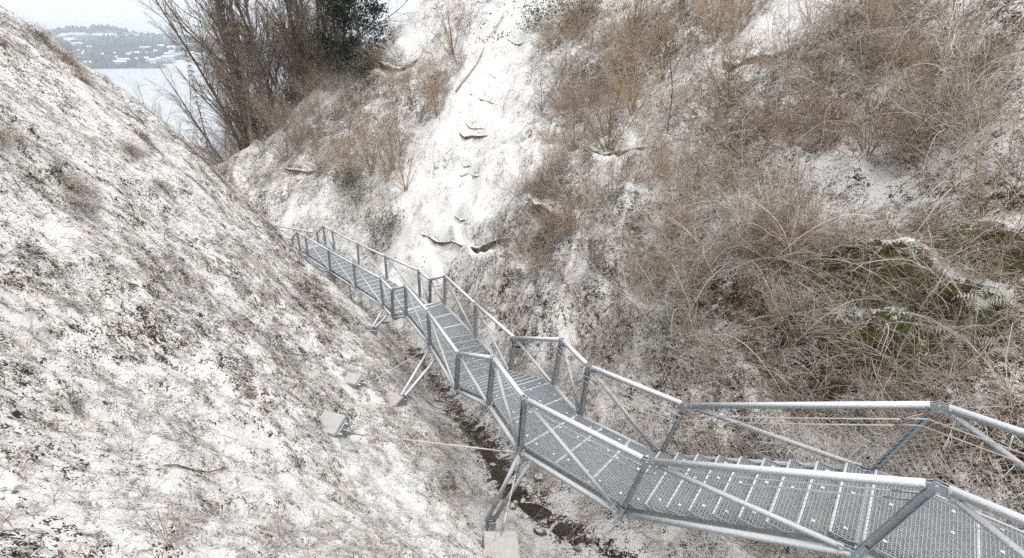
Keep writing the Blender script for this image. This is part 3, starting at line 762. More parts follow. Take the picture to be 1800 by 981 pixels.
SHRUBS = {
 'Q': [(2.9, 23.5), (3.6, 29.5), (2.5, 26.4), (3.1, 28.7), (1.8, 21.6), (3.1, 25.2), (2.5, 18.7), (1.4, 24.6), (2.1, 19.2), (2.9, 29.9), (2.1, 25.1), (2.1, 29.7), (2.1, 23.1), (2.8, 22.6)],
 'M': [(2.9, 9.5), (3.8, 9.2), (4.4, 11.5), (4.4, 8.3), (3.0, 12.3), (4.1, 12.7), (5.3, 8.8), (5.4, 10.7), (5.2, 8.3), (5.2, 9.3), (3.9, 11.5), (5.5, 8.4), (3.6, 8.4), (3.1, 9.8), (2.7, 13.5), (4.8, 7.5), (3.7, 14.5), (4.8, 8.4), (3.2, 11.7), (2.2, 12.0), (3.7, 10.8), (3.4, 10.4), (4.1, 9.1), (2.6, 15.2), (2.5, 13.9), (4.6, 12.1), (4.5, 9.1), (3.9, 9.5), (4.8, 9.6), (4.8, 8.8), (3.4, 9.6), (3.2, 13.5)],
 'A': [(3.2, 17.0), (3.5, 19.1), (6.3, 17.3), (4.8, 22.3), (2.5, 25.2), (3.8, 26.4), (3.5, 28.2), (3.4, 21.9), (4.9, 17.5), (7.1, 19.3), (4.6, 24.2), (2.1, 31.1), (5.4, 19.4), (5.9, 22.0), (2.9, 27.0), (4.2, 18.3), (7.3, 20.9), (5.7, 14.0), (7.4, 18.8), (4.2, 21.5), (6.2, 19.4), (5.0, 23.3), (4.6, 20.6), (2.3, 23.7), (5.4, 25.0), (4.3, 29.0), (4.4, 22.7), (5.7, 25.5), (3.1, 18.4), (5.6, 23.0), (3.3, 28.9), (4.6, 26.2), (3.9, 15.8), (6.0, 14.6), (3.6, 23.6), (4.3, 19.3)],
 'B': [(8.1, 9.4), (6.9, 11.0), (8.2, 15.5), (8.1, 10.3), (8.8, 10.9), (6.5, 15.3), (7.1, 9.1), (8.6, 12.7), (7.7, 11.7), (6.2, 11.9), (7.3, 9.6), (7.3, 10.3), (8.2, 11.6), (6.9, 9.8), (8.1, 14.3), (7.8, 18.8), (8.6, 14.7), (7.4, 9.9), (7.8, 9.1), (6.7, 10.6), (8.7, 12.0), (8.5, 10.2), (8.2, 10.6), (7.9, 11.2), (6.8, 12.2), (7.9, 10.8), (7.1, 12.5), (6.1, 11.2), (6.1, 13.0), (8.0, 9.9), (7.6, 8.9), (8.0, 12.6), (7.1, 14.3), (7.3, 8.9), (7.4, 11.3), (8.2, 13.6), (9.0, 11.4), (7.7, 9.5)],
 'C': [(4.4, 14.9), (3.9, 11.0), (4.2, 9.7), (5.5, 8.6), (4.3, 9.1), (4.1, 10.4), (4.1, 13.8), (4.8, 9.1), (4.7, 10.7), (5.0, 8.9), (4.9, 8.5), (4.2, 13.4), (5.5, 9.4), (5.2, 9.1), (3.6, 10.7), (5.3, 12.9), (4.6, 13.0), (3.4, 10.4), (4.6, 10.4), (4.6, 8.7), (5.1, 10.7), (5.0, 11.4), (4.8, 14.2), (5.3, 8.8), (5.8, 9.5), (3.8, 10.1)],
 'R': [(0.2, 16.0), (1.6, 13.6), (1.2, 18.5), (0.2, 18.1), (2.2, 15.9), (1.4, 18.8), (1.4, 13.9), (0.8, 16.8), (0.8, 18.6), (1.7, 13.9), (1.6, 16.5), (1.2, 15.6), (0.3, 15.7), (0.8, 18.0), (1.8, 13.3), (1.2, 17.6)],
 'T': [(6.1, 6.1), (6.4, 6.8), (3.6, 7.5), (5.4, 7.1), (4.4, 7.9), (6.4, 7.1), (3.4, 7.7), (3.3, 8.0), (4.3, 6.6), (6.2, 6.7), (3.9, 9.9), (4.7, 7.4), (5.6, 6.0), (5.4, 6.9), (3.4, 7.5), (3.7, 7.8), (6.5, 6.3), (5.4, 6.5), (5.0, 8.6), (2.7, 7.8), (3.4, 9.2), (4.5, 6.5), (5.8, 6.5), (6.0, 6.8), (3.9, 8.7), (4.8, 8.4), (5.6, 7.8), (4.9, 7.3), (2.6, 9.3), (5.4, 5.9), (5.2, 6.3), (4.2, 7.2), (4.5, 7.3), (6.2, 5.8)],
 'H': [(-8.7, 32.2), (-7.3, 29.3), (-6.8, 31.3), (-8.8, 31.5), (-7.2, 30.6), (-10.1, 31.9), (-10.8, 33.9), (-5.8, 27.1)],
 'U': [(-9.9, 46.6), (-8.5, 40.0), (-3.3, 35.8), (-4.6, 32.4), (-4.2, 35.3), (-5.3, 37.4), (-4.1, 38.1), (-7.5, 38.7), (-3.2, 39.0), (-6.8, 36.1), (-8.9, 42.9), (-4.8, 36.4), (-8.5, 38.6), (-9.1, 43.9), (-6.6, 38.7), (-4.8, 33.9)],
 'S': [(-18.7, 38.4), (-15.6, 42.2), (-14.8, 38.8), (-20.7, 46.3), (-21.2, 49.8), (-17.2, 44.1), (-17.8, 46.3), (-20.8, 48.6), (-17.9, 40.4), (-13.4, 34.8), (-14.9, 40.2), (-20.0, 47.5), (-21.0, 43.2), (-17.0, 42.3), (-16.4, 39.4), (-19.3, 44.4), (-16.3, 44.7), (-17.4, 41.3)],
 'W': [(-13.6, 44.7), (-12.0, 41.1), (-14.0, 43.2), (-16.5, 49.3), (-16.1, 46.0), (-12.1, 39.6), (-14.4, 47.0), (-13.5, 41.0), (-11.1, 44.1), (-15.0, 45.6)],
 'D': [(1.0, 13.3), (1.2, 12.6), (1.6, 11.9), (0.8, 13.6), (1.4, 12.1), (0.7, 13.3)],
 'E': [(7.3, 8.1), (7.2, 7.5), (7.5, 8.2), (8.7, 9.4), (8.2, 8.6), (8.0, 9.0), (8.5, 9.7), (7.5, 9.0), (7.6, 8.5), (8.6, 10.6), (7.7, 7.7), (7.4, 7.1), (7.4, 7.8), (8.7, 9.9)],
}

# ------------------------------------------------------------------ plants
def vadd(a, b, k=1.0): return (a[0] + b[0]*k, a[1] + b[1]*k, a[2] + b[2]*k)
def vnorm(a):
    l = math.sqrt(a[0]*a[0] + a[1]*a[1] + a[2]*a[2]) or 1e-9; return (a[0]/l, a[1]/l, a[2]/l)
def grow(S, R, p, d, length, r, level, spec):
    """one branch and its side branches; S collects (p0, p1, r0, r1, level)"""
    sp = spec[level]; n = sp['n']; st = length / n; r1 = r * sp.get('tip', .35)
    pts = [(p, d, r)]
    for i in range(n):
        w = sp['wig']; d = vnorm((d[0] + R.gauss(0, w), d[1] + R.gauss(0, w), d[2] + R.gauss(0, w) + sp.get('up', 0) - sp.get('sag', 0) * (i + 1) / n))
        q = vadd(p, d, st); ra = r + (r1 - r) * i / n; rb = r + (r1 - r) * (i + 1) / n
        S.append((*p, *q, ra, rb, level)); p = q; pts.append((p, d, rb))
    if level + 1 < len(spec):
        ch = spec[level + 1]
        for k in range(ch['count'] if isinstance(ch['count'], int) else R.randint(*ch['count'])):
            t = ch.get('from', .2) + (1 - ch.get('from', .2)) * ((k + R.random()) / (ch['count'] if isinstance(ch['count'], int) else ch['count'][1])); t = min(t, .98)
            j = t * n; i0 = int(j); f = j - i0; a, b = pts[i0], pts[min(i0 + 1, n)]
            pp = (a[0][0] + (b[0][0]-a[0][0])*f, a[0][1] + (b[0][1]-a[0][1])*f, a[0][2] + (b[0][2]-a[0][2])*f)
            ang = R.uniform(*ch['ang']); az = R.uniform(0, 2*math.pi); dd = a[1]
            ref = (0, 0, 1) if abs(dd[2]) < .9 else (1, 0, 0)
            u = vnorm((dd[1]*ref[2]-dd[2]*ref[1], dd[2]*ref[0]-dd[0]*ref[2], dd[0]*ref[1]-dd[1]*ref[0])); v = (dd[1]*u[2]-dd[2]*u[1], dd[2]*u[0]-dd[0]*u[2], dd[0]*u[1]-dd[1]*u[0])
            c, s = math.cos(ang), math.sin(ang)
            nd = vnorm((dd[0]*c + (u[0]*math.cos(az) + v[0]*math.sin(az))*s, dd[1]*c + (u[1]*math.cos(az) + v[1]*math.sin(az))*s, dd[2]*c + (u[2]*math.cos(az) + v[2]*math.sin(az))*s))
            grow(S, R, pp, nd, ch['len'] * length * R.uniform(.6, 1.15) * (1 - .45*t), a[2] * ch.get('rr', .5), level + 1, spec)

def shrub_mesh(name, seed, stems, h, spread, r, spec, mat, lean=(0, 0)):
    R = random.Random(seed); S = []
    for k in range(stems):
        az = R.uniform(0, 2*math.pi); t = spread * R.uniform(.15, 1)
        d = vnorm((math.cos(az)*math.sin(t) + lean[0], math.sin(az)*math.sin(t) + lean[1], math.cos(t)))
        grow(S, R, (R.gauss(0, .06), R.gauss(0, .06), -.15), d, h * R.uniform(.6, 1.1), r * R.uniform(.6, 1.1), 0, spec)
    return segs_mesh(name, np.array(S)[:, :8], mat, 3)

HAZEL = [dict(n=7, wig=.07, sag=.02, tip=.3), dict(count=(6, 9), ang=(.3, .8), len=.42, n=4, wig=.12, sag=.05, rr=.5, **{'from': .25}), dict(count=(4, 7), ang=(.3, .9), len=.5, n=3, wig=.14, sag=.03, rr=.6, **{'from': .15})]
FUZZ = [dict(n=4, wig=.12, tip=.4), dict(count=(5, 7), ang=(.3, .9), len=.6, n=3, wig=.15, sag=.04, rr=.6, **{'from': .15}), dict(count=(6, 8), ang=(.3, 1.), len=.55, n=3, wig=.2, rr=.6, **{'from': .1})]
ARCH = [dict(n=11, wig=.10, sag=.30, tip=.3), dict(count=(4, 7), ang=(.3, .9), len=.4, n=5, wig=.16, sag=.14, rr=.5, **{'from': .2}), dict(count=(2, 4), ang=(.4, 1.), len=.45, n=3, wig=.2, rr=.55, **{'from': .2})]
V_HAZEL = [shrub_mesh("hazel_bush", 10+i, 13, 3.6, .62, .026, HAZEL, M['twig_pale' if i == 2 else 'twig_tan']) for i in range(3)]
THICK = [dict(n=6, wig=.08, sag=.03, tip=.3), dict(count=(8, 11), ang=(.3, .8), len=.5, n=4, wig=.14, sag=.04, rr=.5, **{'from': .12}), dict(count=(6, 9), ang=(.35, 1.), len=.5, n=3, wig=.18, rr=.65, **{'from': .1})]
V_THICK = [shrub_mesh("undergrowth_bush", 15+i, 12, 3.4, .75, .014, THICK, M['thicket']) for i in range(3)]
V_BUSH = [shrub_mesh("twiggy_bush", 20+i, 12, 1.7, .95, .011, FUZZ, M['twig_tan' if i % 2 else 'twig_brown']) for i in range(4)]
V_RED = [shrub_mesh("twiggy_bush", 30+i, 13, 1.5, 1.0, .010, FUZZ, M['twig_brown']) for i in range(2)]
V_ARCH = [shrub_mesh("arching_bramble", 40+i, 8, 2.5, .8, .011, ARCH, M['twig_pale']) for i in range(4)]

def place(name, meshes, x, y, sc, label, cat, group, R, tilt=.0, sink=.05):
    o = obj(name, meshes[R.randrange(len(meshes))], None, (x, y, float(gz(x, y)) - sink))
    nn = gnormal(np.array([x]), np.array([y]))[0]
    o.rotation_euler = (-nn[1]*tilt + R.gauss(0, .06), nn[0]*tilt + R.gauss(0, .06), R.uniform(0, 6.28)); o.rotation_mode = 'XYZ'
    if tilt:
        import mathutils
        q = mathutils.Vector((nn[0]*tilt, nn[1]*tilt, 1)).to_track_quat('Z', 'Y'); o.rotation_euler = (q @ mathutils.Euler((0, 0, R.uniform(0, 6.28))).to_quaternion()).to_euler()
    s = sc * R.uniform(.75, 1.2); o.scale = (s, s, s * R.uniform(.85, 1.1))
    tag(o, label, cat, group); return o

PR = random.Random(5)
ZONE = {'A': ("tan bare shrub in the brown thicket right of the white bare slope", 1.0, "bush thicket right of the white slope"),
        'B': ("fine twigged bare shrub in the thicket at the upper right", .85, "bush thicket at the upper right"),
        'C': ("greyish bare shrub in the thicket in the middle of the right bank", .75, "bush thicket on the middle right bank"),
        'R': ("reddish brown bare shrub at the right edge of the white bare slope", .85, "reddish bushes beside the white slope"),
        'T': ("pale arching bramble tangled above the near handrail", .62, "bramble tangle above the near handrail"),
        'H': ("tall pale multi-stemmed hazel in the clump left of the white bare slope", 1.15, "hazel clump left of the white slope"),
        'U': ("brown bare shrub left of the white slope near the snowy clearing", 1.1, "bushes by the snowy clearing"),
        'S': ("brown bare shrub on the edge of the wooded spur at left", 1.35, "bushes on the wooded spur"),
        'W': ("brown bare shrub below the dark evergreen tree", 1.2, "bushes below the evergreen"),
        'Q': ("russet bare shrub along the upper right edge of the white slope", 1.05, "russet bushes along the white slope"),
        'M': ("tan drooping bare shrub on the bank just behind the bridge", .8, "drooping bushes behind the bridge"),
        'D': ("dark twiggy low bush beside the bridge bend", .55, "low bushes beside the bridge bend"),
        'E': ("pale grassy bare shrub at the right edge of the bank", .6, "bushes at the right edge")}
for z, pts in SHRUBS.items():
    lab, sc, grp = ZONE[z]
    for i, (x, y) in enumerate(pts):
        if z == 'H': place("hazel_bush", V_HAZEL, x, y, sc, lab, "bush", grp, PR, .25)
        elif z == 'T': place("arching_bramble", V_ARCH, x, y, sc, lab + (', right of the post' if x > 5.3 else ', left of the post' if x < 4 else ''), "bramble", grp, PR, .8)
        elif z in 'RDQ': place("twiggy_bush", V_RED, x, y, sc, lab, "bush", grp, PR, .5)
        elif z in 'SW': place("undergrowth_bush", V_THICK, x, y, sc*.75, lab, "bush", grp, PR, .3)
        elif z in 'AU' and i % 3 == 0: place("hazel_bush", V_HAZEL[:2], x, y, sc*.8, lab.replace('bare shrub', 'tall upright-stemmed shrub'), "bush", grp, PR, .3)
        elif z in 'BCEAM' and i % 2 == 0: place("arching_bramble", V_ARCH, x, y, sc*1.25, lab.replace('bare shrub', 'arching shrub'), "bush", grp, PR, .7)
        else: place("twiggy_bush", V_BUSH, x, y, sc*1.1, lab, "bush", grp, PR, .5)

# --- trees
def tree_parts(seed, h, r, spec, lean, crown_mat, first=.3):
    R = random.Random(seed); S = []
    grow(S, R, (0, 0, -.4), vnorm((lean[0], lean[1], 1)), h, r, 0, spec)
    A = np.array(S); tr = A[A[:, 8] <= 1][:, :8]; cr = A[A[:, 8] > 1][:, :8]
    return segs_mesh("trunk", tr, M['bark'], 6), segs_mesh("crown", cr, crown_mat, 3)
OAK = [dict(n=12, wig=.05, up=.02, tip=.12), dict(count=(18, 22), ang=(.35, .85), len=.42, n=7, wig=.12, up=.06, rr=.45, **{'from': .12}),
       dict(count=(8, 11), ang=(.4, .9), len=.5, n=4, wig=.15, up=.02, rr=.5, **{'from': .2}), dict(count=(6, 8), ang=(.4, 1.), len=.55, n=3, wig=.18, rr=.75, **{'from': .1})]
POLE = [dict(n=14, wig=.03, up=.02, tip=.12), dict(count=(24, 28), ang=(.3, .7), len=.26, n=5, wig=.12, up=.08, rr=.42, **{'from': .12}),
        dict(count=(7, 9), ang=(.3, .8), len=.55, n=4, wig=.15, rr=.55, **{'from': .2}), dict(count=(6, 8), ang=(.4, 1.), len=.6, n=3, wig=.18, rr=.75, **{'from': .1})]
V_TREE = [tree_parts(70+i, 15, .125, OAK if i % 2 else POLE, (.12*(i-1.5), .05), M['twig_far']) for i in range(4)]
LEANER = tree_parts(81, 17, .17, OAK, (-.42, -.05), M['twig_far'])
def place_tree(name, parts, x, y, s, label, cat, group, rz):
    t = empty(name, (x, y, float(gz(x, y)) - .2), rz); t.scale = (s, s, s)
    obj("trunk", parts[0], t); obj("crown", parts[1], t); tag(t, label, cat, group); return t
WOOD = [(435, 52, 1.0), (450, 60, 1.1), (468, 54, 1.05), (482, 62, 1.25), (496, 55, 1.15), (510, 63, 1.2), (524, 56, 1.2), (538, 64, 1.3), (552, 57, 1.15), (566, 63, 1.2), (580, 56, 1.1), (596, 60, 1.15), (612, 57, 1.1), (415, 66, .95), (400, 60, .75), (425, 75, 1.1), (460, 72, 1.2), (500, 72, 1.2), (545, 72, 1.3), (585, 70, 1.3), (660, 58, 1.0), (690, 60, .9)]
WOOD = [(PR.uniform(435, 690), PR.uniform(51.5, 66), 0) for k in range(46)]
for i, (px, q_, s) in enumerate(WOOD):
    dep = q_ / (.5 * (900 - px) / 883. + .866); s = PR.uniform(1.0, 1.75) if px > 430 else PR.uniform(.8, 1.1)
    x = (px - 900) / 883. * dep * .98; y = dep * .97
    place_tree("bare_tree", V_TREE[i % 4], x, y, s * PR.uniform(.9, 1.1), "slender bare tree on the left spur, " + ("on the lake side of the wood" if px < 510 else "in the middle of the wood" if px < 600 else "beside or behind the dark evergreen"), "tree", "bare trees on the left spur", PR.uniform(0, 6.28))
place_tree("leaning_tree", LEANER, -27.0, 54.0, 1.0, "bare tree leaning left with arching crown against the sky", "tree", None, 0.1)
for i, (px, dep, s, lab) in enumerate(((285, 84, 1.1, "rounded bare tree standing in front of the lake, leftmost of all"), (312, 80, 1.2, "tall rounded bare tree in front of the lake, left of the drooping conifer"), (345, 86, .85, "low bare tree between the rounded trees and the drooping conifer"), (410, 80, 1.0, "bare tree just right of the drooping conifer by the lake"))):
    place_tree("lakeside_tree", V_TREE[(1, 3, 1, 3)[i]], (px - 900)/883.*dep*.98, dep*.97, s * 1.3, lab, "tree", "trees in front of the lake", 2.1*i)
for i in range(40):                                       # understorey of the wood
    px = PR.uniform(380, 640); dep = PR.uniform(50.5, 64) / (.5 * (900 - px) / 883. + .866); x = (px - 900)/883.*dep; y = dep*.97
    place("undergrowth_bush", V_THICK, x, y, 1.9 if px > 430 else 1.2, "brown undergrowth bush among the bare trees on the left spur", "bush", "undergrowth of the wood", PR, .2)
# drooping conifer and dark evergreen
def conifer(seed, h, density, droop, leafy, width):
    R = random.Random(seed); S = [(0, 0, -.5 + i*(h+.5)/10, 0.05*math.sin(i), 0, -.5 + (i+1)*(h+.5)/10, .16*(1-i/10.5), .16*(1-(i+1)/10.5)) for i in range(10)]
    for i in range(9): S[i+1] = (*S[i][3:6], *S[i+1][3:])
    B = []; Lf = []
    z = h * .12
    while z < h * .98:
        k = R.randint(2, 4)
        for _ in range(k):
            az = R.uniform(0, 6.28); L = width * (1 - (z/h)**1.3 + .06) * R.uniform(.45, 1.1); n = 6; p = (0, 0, z)
            d = (math.cos(az), math.sin(az), .15)
            for j in range(n):
                d = vnorm((d[0] + R.gauss(0, .08), d[1] + R.gauss(0, .08), d[2] - droop/n*1.6 + (.12 if j > 3 else 0))); q = vadd(p, d, L/n)
                B.append((*p, *q, .03*(1-j/n)+.005, .03*(1-(j+1)/n)+.004))
                for _k in range(density):
                    t = R.random(); a = vadd(p, (q[0]-p[0], q[1]-p[1], q[2]-p[2]), t); e = vnorm((R.gauss(0, 1) + d[0], R.gauss(0, 1) + d[1], R.gauss(-.5, .6)))
                    Lf.append((*a, *vadd(a, e, R.uniform(.12, .4)), R.uniform(.008, .028) if leafy else .008, .004))
                p = q
        z += h * .022 * R.uniform(.6, 1.5)
    return segs_mesh("trunk", np.array(S), M['bark'], 7), segs_mesh("crown", np.array(B + Lf), M['needle'] if leafy else M['bark'], 3)
t = place_tree("drooping_conifer", conifer(5, 17, 3, .55, False, 2.4), (384-900)/883.*74, 73, 1.0, "thin dark conifer with drooping branches rising in front of the lake", "tree", None, .4)
dz_ = CZ - .0 - (82-97)/883.*74 ; t.scale = (1.0, 1.0, max(.6, (dz_ - t.location[2]) / 17))
def evergreen(seed, h, w, n):
    R = random.Random(seed); S = [(.06*math.sin(i), .05*math.cos(i*1.7), -.5 + i*(h+.5)/9, .06*math.sin(i+1), .05*math.cos((i+1)*1.7), -.5 + (i+1)*(h+.5)/9, .15*(1-i/10), .15*(1-(i+1)/10)) for i in range(9)]
    cl = []
    for k in range(46):
        z = h * R.uniform(.05, 1) ; rad = w * (1 - .55*(z/h)**1.5) * R.uniform(.25, 1); az = R.uniform(0, 6.28); c = (rad*math.cos(az), rad*math.sin(az), z); cl.append((c, R.uniform(.28, .6)))
        S.append((0, 0, z - .25, *c, .035, .012))
    V = []; F = []
    for i in range(n):
        c, q = cl[R.randrange(len(cl))]; p = (c[0] + R.gauss(0, q), c[1] + R.gauss(0, q), c[2] + R.gauss(-.1, q*.8))
        a = vnorm((R.gauss(0, 1), R.gauss(0, 1), R.gauss(-.4, .7))); b = vnorm((R.gauss(0, 1), R.gauss(0, 1), R.gauss(0, .7))); s = R.uniform(.07, .18); k = len(V)
        V += [vadd(p, a, -s), vadd(p, b, s*.4), vadd(p, a, s), vadd(p, b, -s*.4)]; F.append((k, k+1, k+2, k+3))
    return segs_mesh("trunk", np.array(S), M['bark'], 6), mesh_np("crown", np.array(V), np.array(F), M['needle'])
place_tree("evergreen_tree", evergreen(9, 15, 1.7, 20000), -12.7, 46.0, 1.1, "dark green evergreen tree at the top of the left spur", "tree", None, 0)
place_tree("evergreen_tree", evergreen(12, 13, 1.2, 9000), -15.0, 47.3, 1.1, "thinner dark evergreen tree left behind the tall evergreen", "tree", None, 1)

def leaf_bush(seed, n, rad, size, mat):
    R = random.Random(seed); V = []; F = []
    cl = [(R.gauss(0, rad*.5), R.gauss(0, rad*.5), abs(R.gauss(.45, .3))*rad, rad*R.uniform(.2, .45)) for _ in range(14)]
    for i in range(n):
        c = cl[R.randrange(len(cl))]; p = (c[0] + R.gauss(0, c[3]), c[1] + R.gauss(0, c[3]), max(0, c[2] + R.gauss(0, c[3]*.8)))
        a = vnorm((R.gauss(0, 1), R.gauss(0, 1), R.gauss(0, .7))); b = vnorm((R.gauss(0, 1), R.gauss(0, 1), R.gauss(0, .7))); s = size * R.uniform(.5, 1.3); k = len(V)
        V += [vadd(p, a, -s), vadd(p, b, s*.45), vadd(p, a, s), vadd(p, b, -s*.45)]; F.append((k, k+1, k+2, k+3))
    return mesh_np("leafy_bush", np.array(V), np.array(F), mat)
V_LEAF = [leaf_bush(90+i, 2600, 1.0, .05, M['evergreen']) for i in range(3)]
for x, y, s, lab in ((2.24, 34.3, 1.6, "green bush beside the top of the white slope"), (-10.4, 31.9, 1.3, "dark green bush in the hazel clump"), (3.2, 8.6, .5, "dusted green ivy clump above the bridge bend"), (-6.3, 25.4, .9, "low green bush at the foot of the hazels"), (3.4, 30, 1.1, "green bush in the thicket near the top edge"), (-9.2, 30.0, 1.1, "green ivy mound low in the hazel clump"), (-11.8, 44.5, 1.2, "green undergrowth at the foot of the dark evergreen")):
    place("leafy_bush", V_LEAF, x, y, s, lab, "bush", None, PR, .4)

# --- ferns, tussocks, saplings, logs
def fern_mesh(seed):
    R = random.Random(seed); V = []; F = []
    for k in range(10):
        az = R.uniform(0, 6.28); L = R.uniform(.35, .6); p = (0, 0, 0); d = (math.cos(az)*.6, math.sin(az)*.6, .8); sd = (-math.sin(az), math.cos(az), 0); n = 11
        for j in range(n):
            d = vnorm((d[0], d[1], d[2] - .19)); q = vadd(p, d, L/n); w = .085 * math.sin(math.pi * (j + 1.2) / (n + 1)) + .012
            for s in (-1, 1):
                i0 = len(V); e = vadd(vadd(p, sd, s*w), d, .03); V += [p, vadd(p, d, L/n*.7), (e[0], e[1], e[2]-.012)]; F.append((i0, i0+1, i0+2) if s > 0 else (i0, i0+2, i0+1))
            p = q
    return mesh_np("fern", np.array(V), np.array(F), M['fern'])
V_FERN = [fern_mesh(s) for s in (1, 2)]
for i, (x, y) in enumerate([(6.42, 6.11), (6.93, 8.16), (6.29, 7.65), (6.23, 6.09), (4.4, 9.42), (3.17, 8.88), (6.29, 7.49), (5.85, 8.23), (6.44, 5.67)]):
    place("fern", V_FERN, x, y, .8, "dusted fern with arching fronds on the mossy right bank", "fern", "ferns on the right bank", PR, .6, 0)

def tuft_mesh(seed, n, lmin, lmax, w, base_r, flat, mat, droop=.9, jit=1.0):
    """n blades bending over towards +X"""
    R = random.Random(seed); V = []; F = []
    for k in range(n):
        az = R.gauss(0, jit); el = R.uniform(*flat); L = R.uniform(lmin, lmax); p = (R.gauss(0, base_r), R.gauss(0, base_r), -.01)
        d = (math.cos(az)*math.cos(el), math.sin(az)*math.cos(el), math.sin(el)); tw = R.uniform(-.8, .8); m = 4
        for j in range(m + 1):
            sd = vnorm((-d[1], d[0], tw * .5)); ww = w * (1 - .8 * j / m) * R.uniform(.8, 1.1); i0 = len(V)
            V += [vadd(p, sd, ww), vadd(p, sd, -ww)]
            if j: F.append((i0-2, i0-1, i0+1, i0))
            d = vnorm((d[0], d[1], d[2] - droop/m)); d = (d[0], d[1], max(d[2], -.25)) if p[2] < .02 else d; p = vadd(p, d, L/m)
    return mesh_np("tuft", np.array(V), np.array(F), mat)
TUS = [tuft_mesh(s, 260, .3, .75, .006, .13, (.2, 1.3), M['straw'], 1.5, 1.4) for s in (1, 2)]
import mathutils
for x, y, s, lab in ((-7.0, 7.78, .85, "hanging tuft of straw grass in the middle of the white left slope"), (-7.4, 7.35, .7, "straw grass tuft at the left picture edge"), (-7.74, 10.84, .6, "small straw tuft beside the stump on the left slope"), (-9.0, 12.48, .7, "straw tuft on the greenish part of the left slope"), (-8.5, 11.3, .8, "pale straw tuft below the crest of the left slope"), (-12.2, 14.3, 1.0, "dark straw tuft on the crest against the sky"), (-11.7, 14.2, 1.1, "bushy brown grass mound on the crest of the left slope"), (-11.4, 14.0, .9, "brown hanging tuft just below the crest mound"), (-6.6, 7.3, .6, "ragged straw tuft trailing below the large hanging tuft"), (-10.9, 13.6, .8, "straw tuft on the crest above the lake")):
    o = obj("grass_tussock", TUS[PR.randrange(2)], None, (x, y, float(gz(x, y)) - .02)); nn = gnormal(np.array([x]), np.array([y]))[0]
    zv = mathutils.Vector((nn[0]*.6, nn[1]*.6, 1)).normalized(); xv = mathutils.Vector((nn[0], nn[1], -1)); yv = zv.cross(xv).normalized(); xv = yv.cross(zv)
    o.rotation_euler = mathutils.Matrix((xv, yv, zv)).transposed().to_euler(); o.scale = (s, s, s)
    tag(o, lab, "grass", "straw tufts on the left slope")

def log(name, pts, r, mat, label, cat):
    P = [np.array([x, y, float(gz(x, y)) + dz]) for x, y, dz in pts]
    rr = list(np.linspace(r, r*.55, len(P))); o = MB().tube(P, rr, 8).build(name, mat, None, True); tag(o, label, cat); return o
log("fallen_log", [(-.6, 38.6, .25), (-1.4, 36.8, .25), (-2.4, 35.0, .2), (-3.5, 33.2, .15)], .10, M['twig_pale'], "long pale fallen trunk along the left edge of the white slope", "fallen trunk")
log("fallen_branch", [(-2.95, 3.25, .02), (-2.945, 3.36, .03), (-2.90, 3.5, .02), (-2.89, 3.62, .03), (-2.84, 3.75, .05)], .010, M['bark'], "short brown stick lying on the snow at lower left", "stick")
log("stump", [(-7.8, 10.9, -.08), (-7.76, 10.92, .0), (-7.72, 10.93, .09)], .075, M['bark'], "small cut stump on the upper left slope", "stump")
BEND = [dict(n=9, wig=.06, sag=.12, tip=.3), dict(count=(5, 8), ang=(.3, .8), len=.35, n=4, wig=.1, sag=.05, rr=.5, **{'from': .3})]
SAPM = [shrub_mesh("sapling", 50+i, 1, 3.0, .12, .022, BEND, M['bark']) for i in range(2)]
for x, y, s, lab in ((1.45, 24.25, 1.2, "thin dark sapling leaning over the white bare slope"), (2.4, 9.9, .5, "small dark sapling above the bridge bend"), (6.9, 9.8, .8, "thin dark sapling in the fine thicket at right"), (2.38, 19.4, 1.0, "dark thin trunk below the brown thicket"), (4.52, 15.0, .9, "dark sapling beside the rock edge in the thicket"), (-6.3, 25.6, .9, "dark sapling at the foot of the hazels")):
    place("sapling", SAPM, x, y, s, lab, "sapling", None, PR, .1)
BENT = [shrub_mesh("bent_branch", 60+i, 1, 3.2, .9, .028, ARCH, M['twig_pale']) for i in range(2)]
for x, y, s, lab in ((6.1, 7.4, .75, "thick pale bent branch arching over the mossy right bank"), (6.3, 11.9, .8, "pale arching branch in the thicket right of centre"), (8.6, 10.3, .8, "dark curved branch at the upper right"), (4.6, 7.4, .7, "pale branch hanging over the handrail bend"), (5.6, 6.5, .7, "long pale branch sweeping over the far handrail")):
    place("bent_branch", BENT, x, y, s, lab, "branch", None, PR, .6)

for x, y in ((3.6, 9.5), (4.4, 8.6), (5.0, 8.0), (5.2, 9.6), (6.8, 8.9), (4.2, 11.0), (3.0, 9.0), (5.9, 7.9), (7.2, 7.6), (6.3, 6.4)):
    place("bent_branch", BENT, x, y, .8, "long pale bare branch arching through the brush on the right bank", "branch", "pale branches in the right bank brush", PR, .6)

